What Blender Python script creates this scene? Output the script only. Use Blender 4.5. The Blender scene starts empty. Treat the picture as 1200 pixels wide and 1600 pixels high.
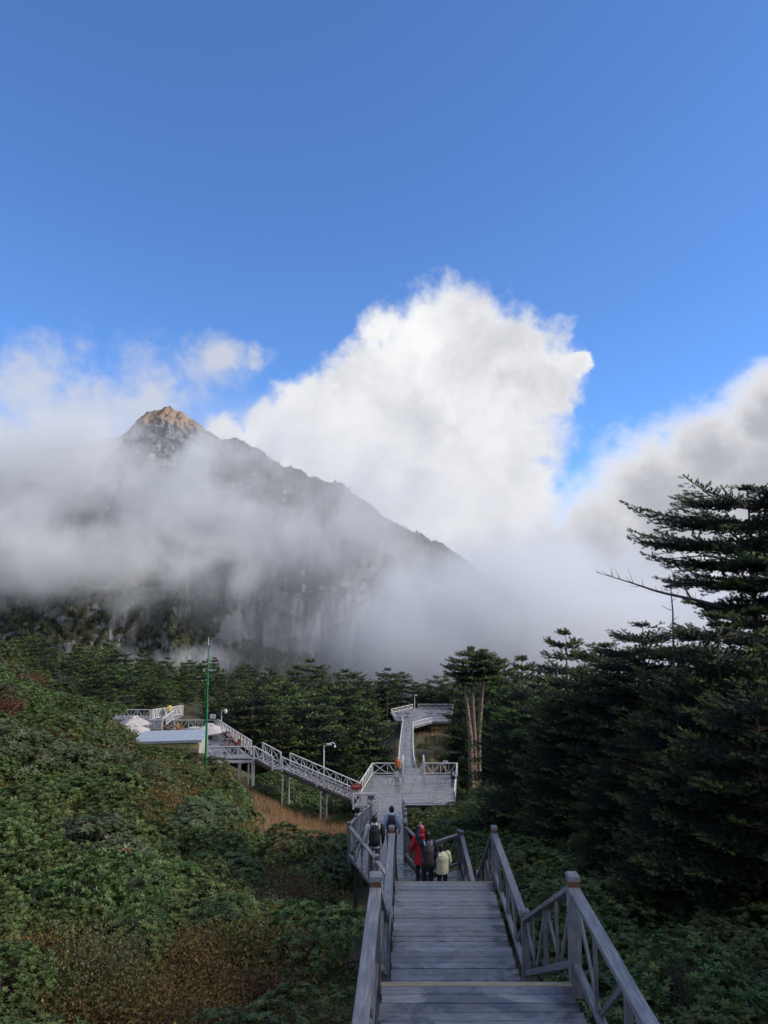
import bpy, bmesh, math, random
import numpy as np
from mathutils import Vector, Matrix, Euler

# ------------------------------------------------------------------ camera, world, sun, exposure
scene = bpy.context.scene
col = scene.collection
R_ = math.radians
FPX = 1100.0                       # focal length in photograph pixels (1200 wide)
PITCH = math.atan(130 / FPX)
cam_d = bpy.data.cameras.new("camera")
cam_d.sensor_fit = 'HORIZONTAL'
cam_d.sensor_width = 36.0
cam_d.lens = 36.0 * FPX / 1200.0
cam_d.clip_start = 0.05
cam_d.clip_end = 20000
cam = bpy.data.objects.new("camera", cam_d)
cam.location = (0, 0, 0)
cam.rotation_euler = (math.pi / 2 + PITCH, 0, 0)
col.objects.link(cam)
scene.camera = cam

SUN_VEC = Vector((0.86, -0.10, 0.56)).normalized()     # towards the sun
SUN_EL = math.asin(SUN_VEC.z)
SUN_AZ = math.atan2(SUN_VEC.x, SUN_VEC.y)
sun_d = bpy.data.lights.new("sun", 'SUN')
sun_d.energy = 1.5
sun_d.angle = R_(10)
sun_d.color = (1.0, 0.93, 0.82)
sun = bpy.data.objects.new("sun", sun_d)
sun.rotation_euler = SUN_VEC.to_track_quat('Z', 'Y').to_euler()
col.objects.link(sun)

vs = scene.view_settings
vs.view_transform = 'Standard'
vs.look = 'None'
vs.exposure = 1.2
vs.gamma = 1.0
vs.use_curve_mapping = False
scene.render.engine = 'CYCLES'
cy = scene.cycles
cy.use_denoising = True
cy.max_bounces = 10
cy.diffuse_bounces = 3
cy.glossy_bounces = 2
cy.transmission_bounces = 2
cy.transparent_max_bounces = 8
cy.volume_bounces = 8
cy.volume_step_rate = 3.0
cy.volume_max_steps = 96
cy.sample_clamp_indirect = 4.0
cy.use_adaptive_sampling = True
cy.adaptive_threshold = 0.025


def ray(px, py):
    a = (px - 600) / FPX
    b = -(py - 800) / FPX
    c, s = math.cos(PITCH), math.sin(PITCH)
    return Vector((a, c - b * s, s + b * c))


def at(px, py, Y):
    r = ray(px, py)
    return r * (Y / r.y)


def proj(x, y, z):
    c, s = math.cos(PITCH), math.sin(PITCH)
    d = y * c + z * s
    return 600 + FPX * x / d, 800 - FPX * (-y * s + z * c) / d


# ------------------------------------------------------------------ node helpers
class NT:
    def __init__(s, tree):
        s.t = tree
        s.n = tree.nodes
        s.l = tree.links

    def node(s, typ, **kw):
        n = s.n.new(typ)
        for k, v in kw.items():
            setattr(n, k, v)
        return n

    def put(s, sock, v):
        if isinstance(v, bpy.types.NodeSocket):
            s.l.new(v, sock)
        elif v is not None:
            if isinstance(v, (tuple, list)) and len(v) == 3 and sock.type == 'RGBA':
                v = (*v, 1)
            sock.default_value = v

    def math(s, op, a, b=None, c=None, clamp=False):
        n = s.node('ShaderNodeMath', operation=op, use_clamp=clamp)
        for i, v in enumerate((a, b, c)):
            if v is not None:
                s.put(n.inputs[i], v)
        return n.outputs[0]

    def vmath(s, op, a, b=None, scale=None):
        n = s.node('ShaderNodeVectorMath', operation=op)
        s.put(n.inputs[0], a)
        if b is not None:
            s.put(n.inputs[1], b)
        if scale is not None:
            s.put(n.inputs['Scale'], scale)
        return n.outputs['Value'] if op in ('DISTANCE', 'LENGTH', 'DOT_PRODUCT') else n.outputs['Vector']

    def noise(s, vec, scale, detail=4, rough=0.55, dist=0.0, col_=False, lac=2.0):
        n = s.node('ShaderNodeTexNoise')
        if vec is not None:
            s.put(n.inputs['Vector'], vec)
        n.inputs['Scale'].default_value = scale
        n.inputs['Detail'].default_value = detail
        n.inputs['Roughness'].default_value = rough
        n.inputs['Distortion'].default_value = dist
        n.inputs['Lacunarity'].default_value = lac
        return n.outputs['Color'] if col_ else n.outputs['Fac']

    def step(s, v, lo, hi, a=0.0, b=1.0):
        n = s.node('ShaderNodeMapRange', interpolation_type='SMOOTHSTEP')
        s.put(n.inputs['Value'], v)
        n.inputs['From Min'].default_value = lo
        n.inputs['From Max'].default_value = hi
        n.inputs['To Min'].default_value = a
        n.inputs['To Max'].default_value = b
        return n.outputs['Result']

    def mix(s, f, a, b, mode='MIX'):
        n = s.node('ShaderNodeMix', data_type='RGBA', blend_type=mode)
        s.put(n.inputs['Factor'], f)
        s.put(n.inputs[6], a)
        s.put(n.inputs[7], b)
        return n.outputs[2]

    def ramp(s, f, stops):
        n = s.node('ShaderNodeValToRGB')
        cr = n.color_ramp
        while len(cr.elements) > 1:
            cr.elements.remove(cr.elements[-1])
        for i, (p, c) in enumerate(stops):
            e = cr.elements[0] if i == 0 else cr.elements.new(p)
            e.position = p
            e.color = (*c, 1)
        s.put(n.inputs[0], f)
        return n.outputs[0]


# ------------------------------------------------------------------ world: Nishita sky and the clouds in it
world = bpy.data.worlds.new("World")
scene.world = world
world.use_nodes = True
w = NT(world.node_tree)
w.n.clear()
sky = w.node('ShaderNodeTexSky', sky_type='NISHITA')
sky.sun_disc = False
sky.sun_elevation = SUN_EL
sky.sun_rotation = SUN_AZ
sky.altitude = 3000
sky.air_density = 1.0
sky.dust_density = 0.3
sky.ozone_density = 2.2
SKY_STRENGTH = 0.12
tc = w.node('ShaderNodeTexCoord')
d0 = tc.outputs['Generated']
warp = w.vmath('SUBTRACT', w.noise(d0, 7.0, 6, 0.6, col_=True), (0.5, 0.5, 0.5))
d1 = w.vmath('ADD', d0, w.vmath('SCALE', warp, scale=0.10))
warp2 = w.vmath('SUBTRACT', w.noise(d0, 26.0, 5, 0.62, col_=True), (0.5, 0.5, 0.5))
d1 = w.vmath('ADD', d1, w.vmath('SCALE', warp2, scale=0.035))


def blobs(lst):
    f = None
    for px, py, r in lst:
        c = ray(px, py).normalized()
        e = ray(px + r, py).normalized()
        k = (e - c).length
        v = w.math('MULTIPLY_ADD', w.vmath('DISTANCE', d1, tuple(c)), -1.0 / k, 1.0)
        f = v if f is None else w.math('SMOOTH_MAX', f, v, 0.12)
    return f


cum = blobs([(725, 560, 128), (640, 590, 105), (790, 590, 120), (560, 630, 100), (850, 600, 75), (735, 690, 170),
             (480, 655, 80), (590, 720, 150), (800, 770, 85), (680, 800, 150), (430, 700, 85), (350, 710, 60),
             (520, 790, 140), (900, 570, 26)])
bank = blobs([(1210, 760, 235), (1060, 800, 190), (1215, 660, 130), (930, 890, 190), (1120, 720, 150), (1400, 700, 260),
              (760, 930, 170), (1000, 900, 220), (1250, 900, 300), (1650, 760, 300)])
wisp = blobs([(60, 590, 130), (110, 640, 150), (330, 580, 85), (-60, 620, 150), (230, 630, 130), (400, 560, 45), (20, 700, 160)])
fb = w.noise(d0, 9.0, 9, 0.58, 0.3)
fbc = w.math('SUBTRACT', fb, 0.5)
fine = w.math('SUBTRACT', w.noise(d0, 34.0, 6, 0.6), 0.5)
# a low bank of mist right round the horizon, its top uneven
sepd = w.node('ShaderNodeSeparateXYZ')
w.put(sepd.inputs[0], d1)
lowtop = w.math('MULTIPLY_ADD', w.noise(d0, 2.2, 5, 0.55), 0.42, -0.125)
low = w.math('SUBTRACT', lowtop, sepd.outputs['Z'])
lowm = w.step(low, -0.03, 0.06)
cum_e = w.math('MULTIPLY_ADD', fbc, 0.42, cum)
cum_m = w.step(w.math('MULTIPLY_ADD', fine, 0.50, cum_e), -0.04, 0.36)
bank_e = w.math('MULTIPLY_ADD', fine, 0.2, w.math('MULTIPLY_ADD', fbc, 0.7, bank))
bank_m = w.step(bank_e, -0.02, 0.45)
wis_e = w.math('MULTIPLY_ADD', fbc, 1.5, wisp)
wis_m = w.math('MULTIPLY', w.step(w.math('MULTIPLY_ADD', fine, 0.9, wis_e), 0.05, 0.95), 0.85)
# cloud tones
lum = w.noise(d1, 6.0, 4, 0.5)
lum2 = w.noise(d1, 15.0, 5, 0.5)
cum_c = w.ramp(w.math('MULTIPLY_ADD', lum2, 0.45, w.math('MULTIPLY', lum, 0.55)),
               [(0.36, (0.325, 0.332, 0.355)), (0.50, (0.42, 0.424, 0.438)), (0.62, (0.485, 0.486, 0.49))])
bank_c = w.mix(w.step(bank_e, 0.05, 0.85), (0.475, 0.477, 0.485), (0.232, 0.237, 0.264))
bank_c = w.mix(w.math('MULTIPLY', w.step(lum, 0.4, 0.7), 0.25), bank_c, (0.28, 0.285, 0.31))
gm = w.node('ShaderNodeGamma')
gm.inputs['Gamma'].default_value = 0.85
w.put(gm.inputs['Color'], w.mix(1.0, sky.outputs[0], (SKY_STRENGTH,) * 3, 'MULTIPLY'))
skyc = w.mix(1.0, gm.outputs[0], (0.41, 0.62, 0.90), 'MULTIPLY')
# unseen cloud added outside the view to whiten and brighten the light
axis = w.vmath('DOT_PRODUCT', d0, tuple(ray(600, 700).normalized()))
rest = w.noise(d1, 2.6, 6, 0.55)
rest_m = w.math('MULTIPLY', w.step(rest, 0.46, 0.58), w.step(axis, 0.74, 0.62))
rest_c = w.mix(w.step(rest, 0.5, 0.7), (0.42, 0.42, 0.43), (0.30, 0.305, 0.33))
skyc = w.mix(rest_m, skyc, rest_c)
c1 = w.mix(wis_m, skyc, (0.33, 0.34, 0.37))
c1 = w.mix(cum_m, c1, cum_c)
c1 = w.mix(lowm, c1, (0.21, 0.215, 0.242))
c1 = w.mix(bank_m, c1, bank_c)
bg = w.node('ShaderNodeBackground')
w.put(bg.inputs['Color'], c1)
bg.inputs['Strength'].default_value = 0.87
wo = w.node('ShaderNodeOutputWorld')
w.l.new(bg.outputs[0], wo.inputs['Surface'])

# ------------------------------------------------------------------ materials
MATS = {}


def new_mat(name):
    m = bpy.data.materials.new(name)
    m.use_nodes = True
    t = NT(m.node_tree)
    t.n.clear()
    out = t.node('ShaderNodeOutputMaterial')
    p = t.node('ShaderNodeBsdfPrincipled')
    t.l.new(p.outputs[0], out.inputs['Surface'])
    MATS[name] = m
    return m, t, p, out


def plain(name, c, rough=0.6, noise=0.15, scale=12.0, metal=0.0):
    m, t, p, o = new_mat(name)
    tc = t.node('ShaderNodeTexCoord')
    f = t.noise(tc.outputs['Object'], scale, 5, 0.6)
    dark = tuple(v * (1 - noise * 2) for v in c)
    lite = tuple(min(1, v * (1 + noise)) for v in c)
    t.put(p.inputs['Base Color'], t.mix(t.step(f, 0.3, 0.7), dark, lite))
    p.inputs['Roughness'].default_value = rough
    p.inputs['Metallic'].default_value = metal
    return m


def wood(name, dark, lite, r0=0.35, r1=0.7, wet=0.5, tint=0.35, pscale=(1.7, 1.7, 1.7)):
    m, t, p, o = new_mat(name)
    tc = t.node('ShaderNodeTexCoord')
    oi = t.node('ShaderNodeObjectInfo')
    geo = t.node('ShaderNodeNewGeometry')
    mp = t.node('ShaderNodeMapping')
    mp.inputs['Scale'].default_value = (1.0, 0.06, 1.0)
    off = t.node('ShaderNodeCombineXYZ')
    t.put(off.inputs[0], t.math('MULTIPLY', oi.outputs['Random'], 37.0))
    t.put(off.inputs[2], t.math('MULTIPLY', oi.outputs['Random'], 71.0))
    t.put(mp.inputs['Vector'], t.vmath('ADD', tc.outputs['Object'], off.outputs[0]))
    grain = t.noise(mp.outputs[0], 60.0, 5, 0.65, 0.4)
    base = t.mix(t.step(grain, 0.3, 0.72), dark, lite)
    patch = t.noise(t.vmath('MULTIPLY', geo.outputs['Position'], pscale), 1.0, 6, 0.62, 0.6)
    pm = t.step(patch, 0.42, 0.60)
    base = t.mix(t.math('MULTIPLY', pm, wet), base, (dark[0] * .34, dark[1] * .35, dark[2] * .42))
    h = t.node('ShaderNodeHueSaturation')
    t.put(h.inputs['Value'], t.math('MULTIPLY_ADD', oi.outputs['Random'], tint, 1.0 - tint / 2))
    t.put(h.inputs['Color'], base)
    t.put(p.inputs['Base Color'], h.outputs[0])
    t.put(p.inputs['Roughness'], t.math('MULTIPLY_ADD', pm, r0 - r1, r1))
    b = t.node('ShaderNodeBump')
    b.inputs['Strength'].default_value = 0.35
    b.inputs['Distance'].default_value = 0.004
    t.put(b.inputs['Height'], grain)
    t.l.new(b.outputs[0], p.inputs['Normal'])
    return m


def leafy(name, stops, rough=0.5, trans=0.25, obj_rand=0.35, spec=0.4):
    """leaf colour from the per-leaf attribute 'var' (leaf age and kind; on firs also painted lit tips and dark insides) with a little translucency"""
    m, t, p, o = new_mat(name)
    a = t.node('ShaderNodeAttribute')
    a.attribute_name = 'var'
    oi = t.node('ShaderNodeObjectInfo')
    c = t.ramp(a.outputs['Fac'], stops)
    h = t.node('ShaderNodeHueSaturation')
    t.put(h.inputs['Hue'], t.math('MULTIPLY_ADD', oi.outputs['Random'], 0.05, 0.475))
    t.put(h.inputs['Value'], t.math('MULTIPLY_ADD', oi.outputs['Random'], obj_rand, 1 - obj_rand / 2))
    t.put(h.inputs['Color'], c)
    t.put(p.inputs['Base Color'], h.outputs[0])
    p.inputs['Roughness'].default_value = rough
    p.inputs['Specular IOR Level'].default_value = spec
    tr = t.node('ShaderNodeBsdfTranslucent')
    t.put(tr.inputs[0], h.outputs[0])
    mx = t.node('ShaderNodeMixShader')
    mx.inputs[0].default_value = trans
    t.l.new(p.outputs[0], mx.inputs[1])
    t.l.new(tr.outputs[0], mx.inputs[2])
    t.l.new(mx.outputs[0], o.inputs['Surface'])
    return m


wood('deck_wood', (0.145, 0.142, 0.144), (0.335, 0.328, 0.33), 0.2, 0.5, 0.85, 0.45, (2.0, 2.6, 2.0))
wood('wet_deck', (0.12, 0.12, 0.128), (0.24, 0.24, 0.248), 0.10, 0.38, 0.7, 0.25, (0.35, 1.1, 1.0))
wood('rail_wood', (0.13, 0.128, 0.13), (0.285, 0.28, 0.282), 0.4, 0.65, 0.4, 0.3)
wood('grey_rail', (0.22, 0.22, 0.225), (0.40, 0.40, 0.405), 0.4, 0.65, 0.4, 0.3)
wood('pale_rail', (0.55, 0.53, 0.50), (0.76, 0.74, 0.70), 0.5, 0.7, 0.15, 0.15)
wood('brown_wood', (0.10, 0.045, 0.025), (0.20, 0.09, 0.05), 0.5, 0.7, 0.2, 0.2)
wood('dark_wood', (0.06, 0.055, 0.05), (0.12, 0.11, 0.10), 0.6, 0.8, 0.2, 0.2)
wood('nosing_yellow', (0.30, 0.24, 0.14), (0.44, 0.37, 0.24), 0.5, 0.7, 0.25, 0.1)
plain('metal_roof', (0.38, 0.42, 0.45), 0.45, 0.1, 3)
plain('kiosk_wall', (0.45, 0.42, 0.35), 0.7)
plain('yellow_fascia', (0.62, 0.52, 0.22), 0.6)
plain('teal_cloth', (0.05, 0.25, 0.28), 0.7)
plain('canvas', (0.52, 0.46, 0.42), 0.85, 0.08)
plain('green_paint', (0.02, 0.22, 0.08), 0.4, 0.1)
plain('grey_paint', (0.55, 0.56, 0.57), 0.5, 0.06)
plain('dark_metal', (0.03, 0.03, 0.035), 0.5)
plain('red_paint', (0.38, 0.04, 0.03), 0.5)
plain('white_paint', (0.75, 0.75, 0.74), 0.5, 0.06)
plain('wicker', (0.26, 0.13, 0.05), 0.8, 0.25, 40)
plain('bark', (0.10, 0.075, 0.055), 0.9, 0.35, 9)
plain('bark_pale', (0.24, 0.17, 0.12), 0.9, 0.4, 5)
plain('stem_bark', (0.09, 0.07, 0.05), 0.9, 0.3, 20)
plain('dead_wood', (0.15, 0.13, 0.115), 0.9, 0.3, 15)
plain('skin', (0.50, 0.30, 0.21), 0.55, 0.05)
plain('hair', (0.012, 0.010, 0.010), 0.5)
plain('cloth_white', (0.66, 0.65, 0.62), 0.85, 0.08)
plain('cloth_paleblue', (0.50, 0.58, 0.68), 0.85, 0.08)
plain('cloth_navy', (0.012, 0.016, 0.040), 0.8, 0.1)
plain('cloth_black', (0.012, 0.012, 0.014), 0.8, 0.1)
plain('cloth_red', (0.55, 0.012, 0.025), 0.6, 0.15)
plain('cloth_cream', (0.60, 0.58, 0.40), 0.85, 0.08)
plain('cloth_grey', (0.13, 0.13, 0.14), 0.85, 0.1)
plain('cloth_orange', (0.62, 0.17, 0.04), 0.8, 0.1)
plain('cloth_yellow', (0.62, 0.45, 0.12), 0.8, 0.1)
plain('cloth_pink', (0.60, 0.22, 0.22), 0.8, 0.1)
plain('pack_brown', (0.035, 0.022, 0.025), 0.7, 0.2)
plain('strap_grey', (0.30, 0.30, 0.30), 0.7, 0.1)

leafy('fir_needles', [(0.0, (0.007, 0.012, 0.006)), (0.45, (0.015, 0.027, 0.009)), (0.68, (0.040, 0.064, 0.016)), (1.0, (0.14, 0.18, 0.033))], 0.55, 0.12, 0.7)  # bright end: new growth and painted lit tips; dark end: painted inner shade
leafy('rhodo_leaf', [(0.0, (0.036, 0.058, 0.017)), (0.5, (0.098, 0.148, 0.036)), (0.92, (0.175, 0.225, 0.058)), (0.95, (0.30, 0.20, 0.03)), (1.0, (0.24, 0.08, 0.03))], 0.42, 0.25)
leafy('rhodo_blue_leaf', [(0.0, (0.060, 0.082, 0.036)), (0.5, (0.115, 0.150, 0.062)), (0.94, (0.17, 0.205, 0.090)), (0.97, (0.30, 0.16, 0.03)), (1.0, (0.24, 0.10, 0.03))], 0.42, 0.25)
leafy('olive_leaf', [(0.0, (0.060, 0.075, 0.020)), (0.5, (0.105, 0.120, 0.032)), (1.0, (0.17, 0.165, 0.05))], 0.5, 0.28)
leafy('brown_leaf', [(0.0, (0.075, 0.058, 0.022)), (0.4, (0.17, 0.108, 0.034)), (0.75, (0.25, 0.16, 0.04)), (1.0, (0.38, 0.26, 0.04))], 0.6, 0.3, 0.6)
leafy('maroon_leaf', [(0.0, (0.075, 0.020, 0.018)), (0.5, (0.15, 0.036, 0.030)), (1.0, (0.19, 0.070, 0.035))], 0.6, 0.3)
leafy('grey_leaf', [(0.0, (0.10, 0.09, 0.040)), (0.5, (0.18, 0.15, 0.068)), (1.0, (0.30, 0.24, 0.13))], 0.6, 0.3)
leafy('dry_grass', [(0.0, (0.30, 0.19, 0.085)), (0.5, (0.44, 0.29, 0.13)), (1.0, (0.56, 0.41, 0.21))], 0.7, 0.3)
leafy('ground_leaf', [(0.0, (0.045, 0.055, 0.016)), (0.45, (0.085, 0.092, 0.026)), (0.7, (0.14, 0.098, 0.03)), (1.0, (0.20, 0.125, 0.03))], 0.6, 0.28)


# ------------------------------------------------------------------ object helpers
def link(o, parent=None):
    col.objects.link(o)
    if parent is not None:
        o.parent = parent
    return o


def tag(o, label=None, cat=None, group=None, kind=None):
    if label:
        o['label'] = label
    if cat:
        o['category'] = cat
    if group:
        o['group'] = group
    if kind:
        o['kind'] = kind
    return o


def empty(name, loc, label=None, cat=None, group=None, kind=None):
    o = bpy.data.objects.new(name, None)
    o.empty_display_size = 0.2
    o.location = loc
    col.objects.link(o)
    return tag(o, label, cat, group, kind)


def mesh_np(name, V, F, mat=None, var=None, smooth=False):
    """V (n,3), F (m,k) one polygon size"""
    V = np.asarray(V, np.float32)
    F = np.asarray(F, np.int32)
    me = bpy.data.meshes.new(name)
    me.vertices.add(len(V))
    me.vertices.foreach_set('co', V.ravel())
    k = F.shape[1]
    me.loops.add(F.size)
    me.loops.foreach_set('vertex_index', F.ravel())
    me.polygons.add(len(F))
    me.polygons.foreach_set('loop_start', np.arange(0, F.size, k, dtype=np.int32))
    me.polygons.foreach_set('loop_total', np.full(len(F), k, np.int32))
    if smooth:
        me.polygons.foreach_set('use_smooth', np.ones(len(F), bool))
    me.update(calc_edges=True)
    if var is not None:
        at_ = me.attributes.new('var', 'FLOAT', 'POINT')
        at_.data.foreach_set('value', np.asarray(var, np.float32))
    if mat:
        me.materials.append(MATS[mat])
    return me


def mesh_py(name, V, F, mat=None, smooth=False):
    me = bpy.data.meshes.new(name)
    me.from_pydata([tuple(v) for v in V], [], F)
    if smooth:
        for p in me.polygons:
            p.use_smooth = True
    me.update()
    if mat:
        me.materials.append(MATS[mat])
    return me


def child(name, me, parent, M=None, label=None):
    """child of a translated Empty; M is a world matrix (or None = world coordinates in the mesh)"""
    o = bpy.data.objects.new(name, me)
    col.objects.link(o)
    M = M if M is not None else Matrix.Identity(4)
    if parent is not None:
        o.parent = parent
        T = PW.get(parent.name, Vector((0, 0, 0))) if parent.type != 'EMPTY' or parent.parent else parent.location
        Mw = world_of(parent)
        o.matrix_basis = Mw.inverted() @ M
    else:
        o.matrix_basis = M
    if label:
        o['label'] = label
    return o


PW = {}


def world_of(o):
    M = o.matrix_basis.copy()
    p = o.parent
    while p is not None:
        M = p.matrix_basis @ M
        p = p.parent
    return M


def beam_mesh(L, wd, ht, mat, bev=0.006):
    b = min(bev, wd * 0.2, ht * 0.2)
    x, y, z = wd / 2, L / 2, ht / 2
    # a box with its four long edges chamfered
    prof = [(-x + b, -z), (x - b, -z), (x, -z + b), (x, z - b), (x - b, z), (-x + b, z), (-x, z - b), (-x, -z + b)]
    V = [(p[0], -y, p[1]) for p in prof] + [(p[0], y, p[1]) for p in prof]
    F = [tuple(range(8)), tuple(range(15, 7, -1))]
    for i in range(8):
        j = (i + 1) % 8
        F.append((j, i, i + 8, j + 8))
    return mesh_py('beam', V, F, mat)


def frame(p0, p1, up=Vector((0, 0, 1))):
    p0, p1 = Vector(p0), Vector(p1)
    y = (p1 - p0).normalized()
    x = y.cross(up)
    if x.length < 1e-4:
        x = y.cross(Vector((0, 1, 0)))
    x.normalize()
    z = x.cross(y).normalized()
    M = Matrix((x, y, z)).transposed().to_4x4()
    M.translation = (p0 + p1) / 2
    return M


def beam(name, p0, p1, wd, ht, mat, parent, up=Vector((0, 0, 1)), label=None, bev=0.006):
    p0, p1 = Vector(p0), Vector(p1)
    me = beam_mesh((p1 - p0).length, wd, ht, mat, bev)
    return child(name, me, parent, frame(p0, p1, up), label)


def tube_np(path, radii, sides=6, cap=True):
    """tapered tube along a polyline -> verts, quads"""
    P = np.asarray(path, float)
    n = len(P)
    T = np.gradient(P, axis=0)
    T /= np.linalg.norm(T, axis=1)[:, None] + 1e-9
    ref = np.array([0.31, 0.17, 0.93])
    if abs((T @ ref)).max() > 0.97:
        ref = np.array([0.93, 0.31, 0.17])
    A = np.cross(T, ref)
    A /= np.linalg.norm(A, axis=1)[:, None] + 1e-9
    B = np.cross(T, A)
    th = np.linspace(0, 2 * np.pi, sides, endpoint=False)
    V = P[:, None, :] + (np.cos(th)[None, :, None] * A[:, None, :] + np.sin(th)[None, :, None] * B[:, None, :]) * np.asarray(radii)[:, None, None]
    V = V.reshape(-1, 3)
    F = []
    for i in range(n - 1):
        for j in range(sides):
            k = (j + 1) % sides
            F.append((i * sides + j, i * sides + k, (i + 1) * sides + k, (i + 1) * sides + j))
    return V, np.array(F, np.int32)


def join_np(parts):
    Vs, Fs, o = [], [], 0
    for V, F in parts:
        Vs.append(V)
        Fs.append(np.asarray(F) + o)
        o += len(V)
    return np.concatenate(Vs), np.concatenate(Fs)


def scatter(tv, tf, M, loc, var):
    """many copies of a template: M (m,3,3) columns = axes, loc (m,3), var (m,)"""
    V = np.einsum('mij,nj->mni', M, tv) + loc[:, None, :]
    F = tf[None] + (np.arange(len(loc)) * len(tv))[:, None, None]
    return V.reshape(-1, 3), F.reshape(-1, tf.shape[1]), np.repeat(var, len(tv))


def axes_from(y, up, rng, roll=0.0):
    """(m,3,3) frames whose Y column is y"""
    y = y / (np.linalg.norm(y, axis=1)[:, None] + 1e-9)
    x = np.cross(y, up)
    nx = np.linalg.norm(x, axis=1)
    bad = nx < 1e-3
    x[bad] = np.cross(y[bad], np.array([1.0, 0.1, 0]))
    x /= np.linalg.norm(x, axis=1)[:, None]
    z = np.cross(x, y)
    if roll:
        a = rng.uniform(-roll, roll, len(y))
        x, z = x * np.cos(a)[:, None] + z * np.sin(a)[:, None], z * np.cos(a)[:, None] - x * np.sin(a)[:, None]
    return np.stack([x, y, z], axis=2)


# smooth value noise for terrain
def vnoise(x, y, seed=0):
    x = np.asarray(x, float)
    y = np.asarray(y, float)
    xi, yi = np.floor(x), np.floor(y)
    fx, fy = x - xi, y - yi
    fx = fx * fx * (3 - 2 * fx)
    fy = fy * fy * (3 - 2 * fy)

    def h(a, b):
        v = np.sin(a * 127.1 + b * 311.7 + seed * 74.7) * 43758.5453
        return v - np.floor(v)
    return (h(xi, yi) * (1 - fx) + h(xi + 1, yi) * fx) * (1 - fy) + (h(xi, yi + 1) * (1 - fx) + h(xi + 1, yi + 1) * fx) * fy


def fbm(x, y, oct=4, seed=0):
    s, a, t = 0, 0.5, 0
    for i in range(oct):
        s = s + a * vnoise(x * 2 ** i, y * 2 ** i, seed + i * 13)
        t += a
        a *= 0.5
    return s / t


# ------------------------------------------------------------------ terrain
ZC = np.array([(-40, -1.5), (-4, -2.6), (2, -4.0), (7, -5.4), (12, -7.0), (21, -9.8), (30, -12.0), (40, -14.4), (50, -17.2), (58, -18.6),
               (68, -19.6), (85, -24.0), (100, -24.8), (137, -26.6), (160, -28.0), (185, -33), (240, -52), (330, -85), (480, -118), (600, -130)], float)
SL = np.array([(-40, .1), (0, .16), (14, .26), (25, .28), (35, .40), (50, .50), (62, .47), (80, .30), (110, .20), (150, .17), (220, .1), (600, .0)], float)
T0 = np.array([(-40, .5), (0, .8), (25, 1.5), (38, 2.5), (48, 5.0), (64, 5.5), (80, 3), (110, 2), (600, 0)], float)
SR = np.array([(-40, .0), (0, .10), (20, .16), (40, .16), (70, .10), (110, .06), (150, .04), (600, 0)], float)


def ground(x, y):
    x = np.asarray(x, float)
    y = np.asarray(y, float)
    z = np.interp(y, ZC[:, 0], ZC[:, 1])
    tl = np.interp(y, T0[:, 0], T0[:, 1])
    t = np.clip(-x - tl, 0, None)
    t = np.where(t > 70, 70 + (t - 70) * 0.3, t)
    z = z + np.interp(y, SL[:, 0], SL[:, 1]) * (t * t / (t + 1.2))
    r = np.clip(x - 2.5, 0, 60)
    z = z + np.interp(y, SR[:, 0], SR[:, 1]) * (r * r / (r + 1.5))
    amp = np.clip((np.abs(x - 0.8) - 1.2) / 3.0, 0.1, 1)
    z = z + 1.0 * np.exp(-((x - 5.5) / 3.2) ** 2 - ((y - 56.8) / 4.0) ** 2)
    return z + amp * (fbm(x * 0.22, y * 0.22, 4, 3) - 0.5) * 1.3


def gz(x, y):
    return float(ground(np.array([x]), np.array([y]))[0])


def grid_mesh(name, xs, ys, zf, mat):
    X, Y = np.meshgrid(xs, ys)
    Z = zf(X, Y)
    V = np.stack([X, Y, Z], 2).reshape(-1, 3)
    nx, ny = len(xs), len(ys)
    i = np.arange(nx * ny).reshape(ny, nx)
    F = np.stack([i[:-1, :-1], i[:-1, 1:], i[1:, 1:], i[1:, :-1]], 2).reshape(-1, 4)
    return mesh_np(name, V, F, mat, smooth=True)


m, t, p, o = new_mat('hillside_soil')
geo = t.node('ShaderNodeNewGeometry')
n1 = t.noise(geo.outputs['Position'], 0.35, 6, 0.6)
n2 = t.noise(geo.outputs['Position'], 4.0, 6, 0.65)
c = t.ramp(n1, [(0.3, (0.030, 0.038, 0.018)), (0.5, (0.060, 0.055, 0.026)), (0.62, (0.11, 0.075, 0.032)), (0.75, (0.05, 0.055, 0.024))])
c = t.mix(t.step(n2, 0.35, 0.65), c, (0.028, 0.028, 0.016), 'MIX')
n3 = t.math('MULTIPLY', t.step(n2, 0.2, 0.5), 0.6)
t.put(p.inputs['Base Color'], t.mix(n3, c, t.ramp(n1, [(0.35, (0.045, 0.055, 0.022)), (0.55, (0.12, 0.085, 0.04)), (0.7, (0.055, 0.06, 0.025))])))
p.inputs['Roughness'].default_value = 0.95
b = t.node('ShaderNodeBump')
b.inputs['Strength'].default_value = 0.8
b.inputs['Distance'].default_value = 0.15
t.put(b.inputs['Height'], n2)
t.l.new(b.outputs[0], p.inputs['Normal'])

xs = np.concatenate([np.linspace(-420, -60, 50)[:-1], np.linspace(-60, 40, 190), np.linspace(40, 420, 50)[1:]])
ys = np.concatenate([np.linspace(-40, 90, 200), np.linspace(90, 200, 70)[1:], np.linspace(200, 620, 50)[1:]])
hill = bpy.data.objects.new('hillside', grid_mesh('hillside', xs, ys, ground, 'hillside_soil'))
col.objects.link(hill)
tag(hill, 'brown and green sloping ground of the ridge under the shrubs and walkway', kind='structure')
vf = bpy.data.objects.new('valley_ground', mesh_py('valley', [(-6000, -3000, -135), (6000, -3000, -135), (6000, 9000, -135), (-6000, 9000, -135)], [(0, 1, 2, 3)], 'hillside_soil'))
col.objects.link(vf)
tag(vf, 'dark valley floor far below the ridge', kind='structure')

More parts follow.
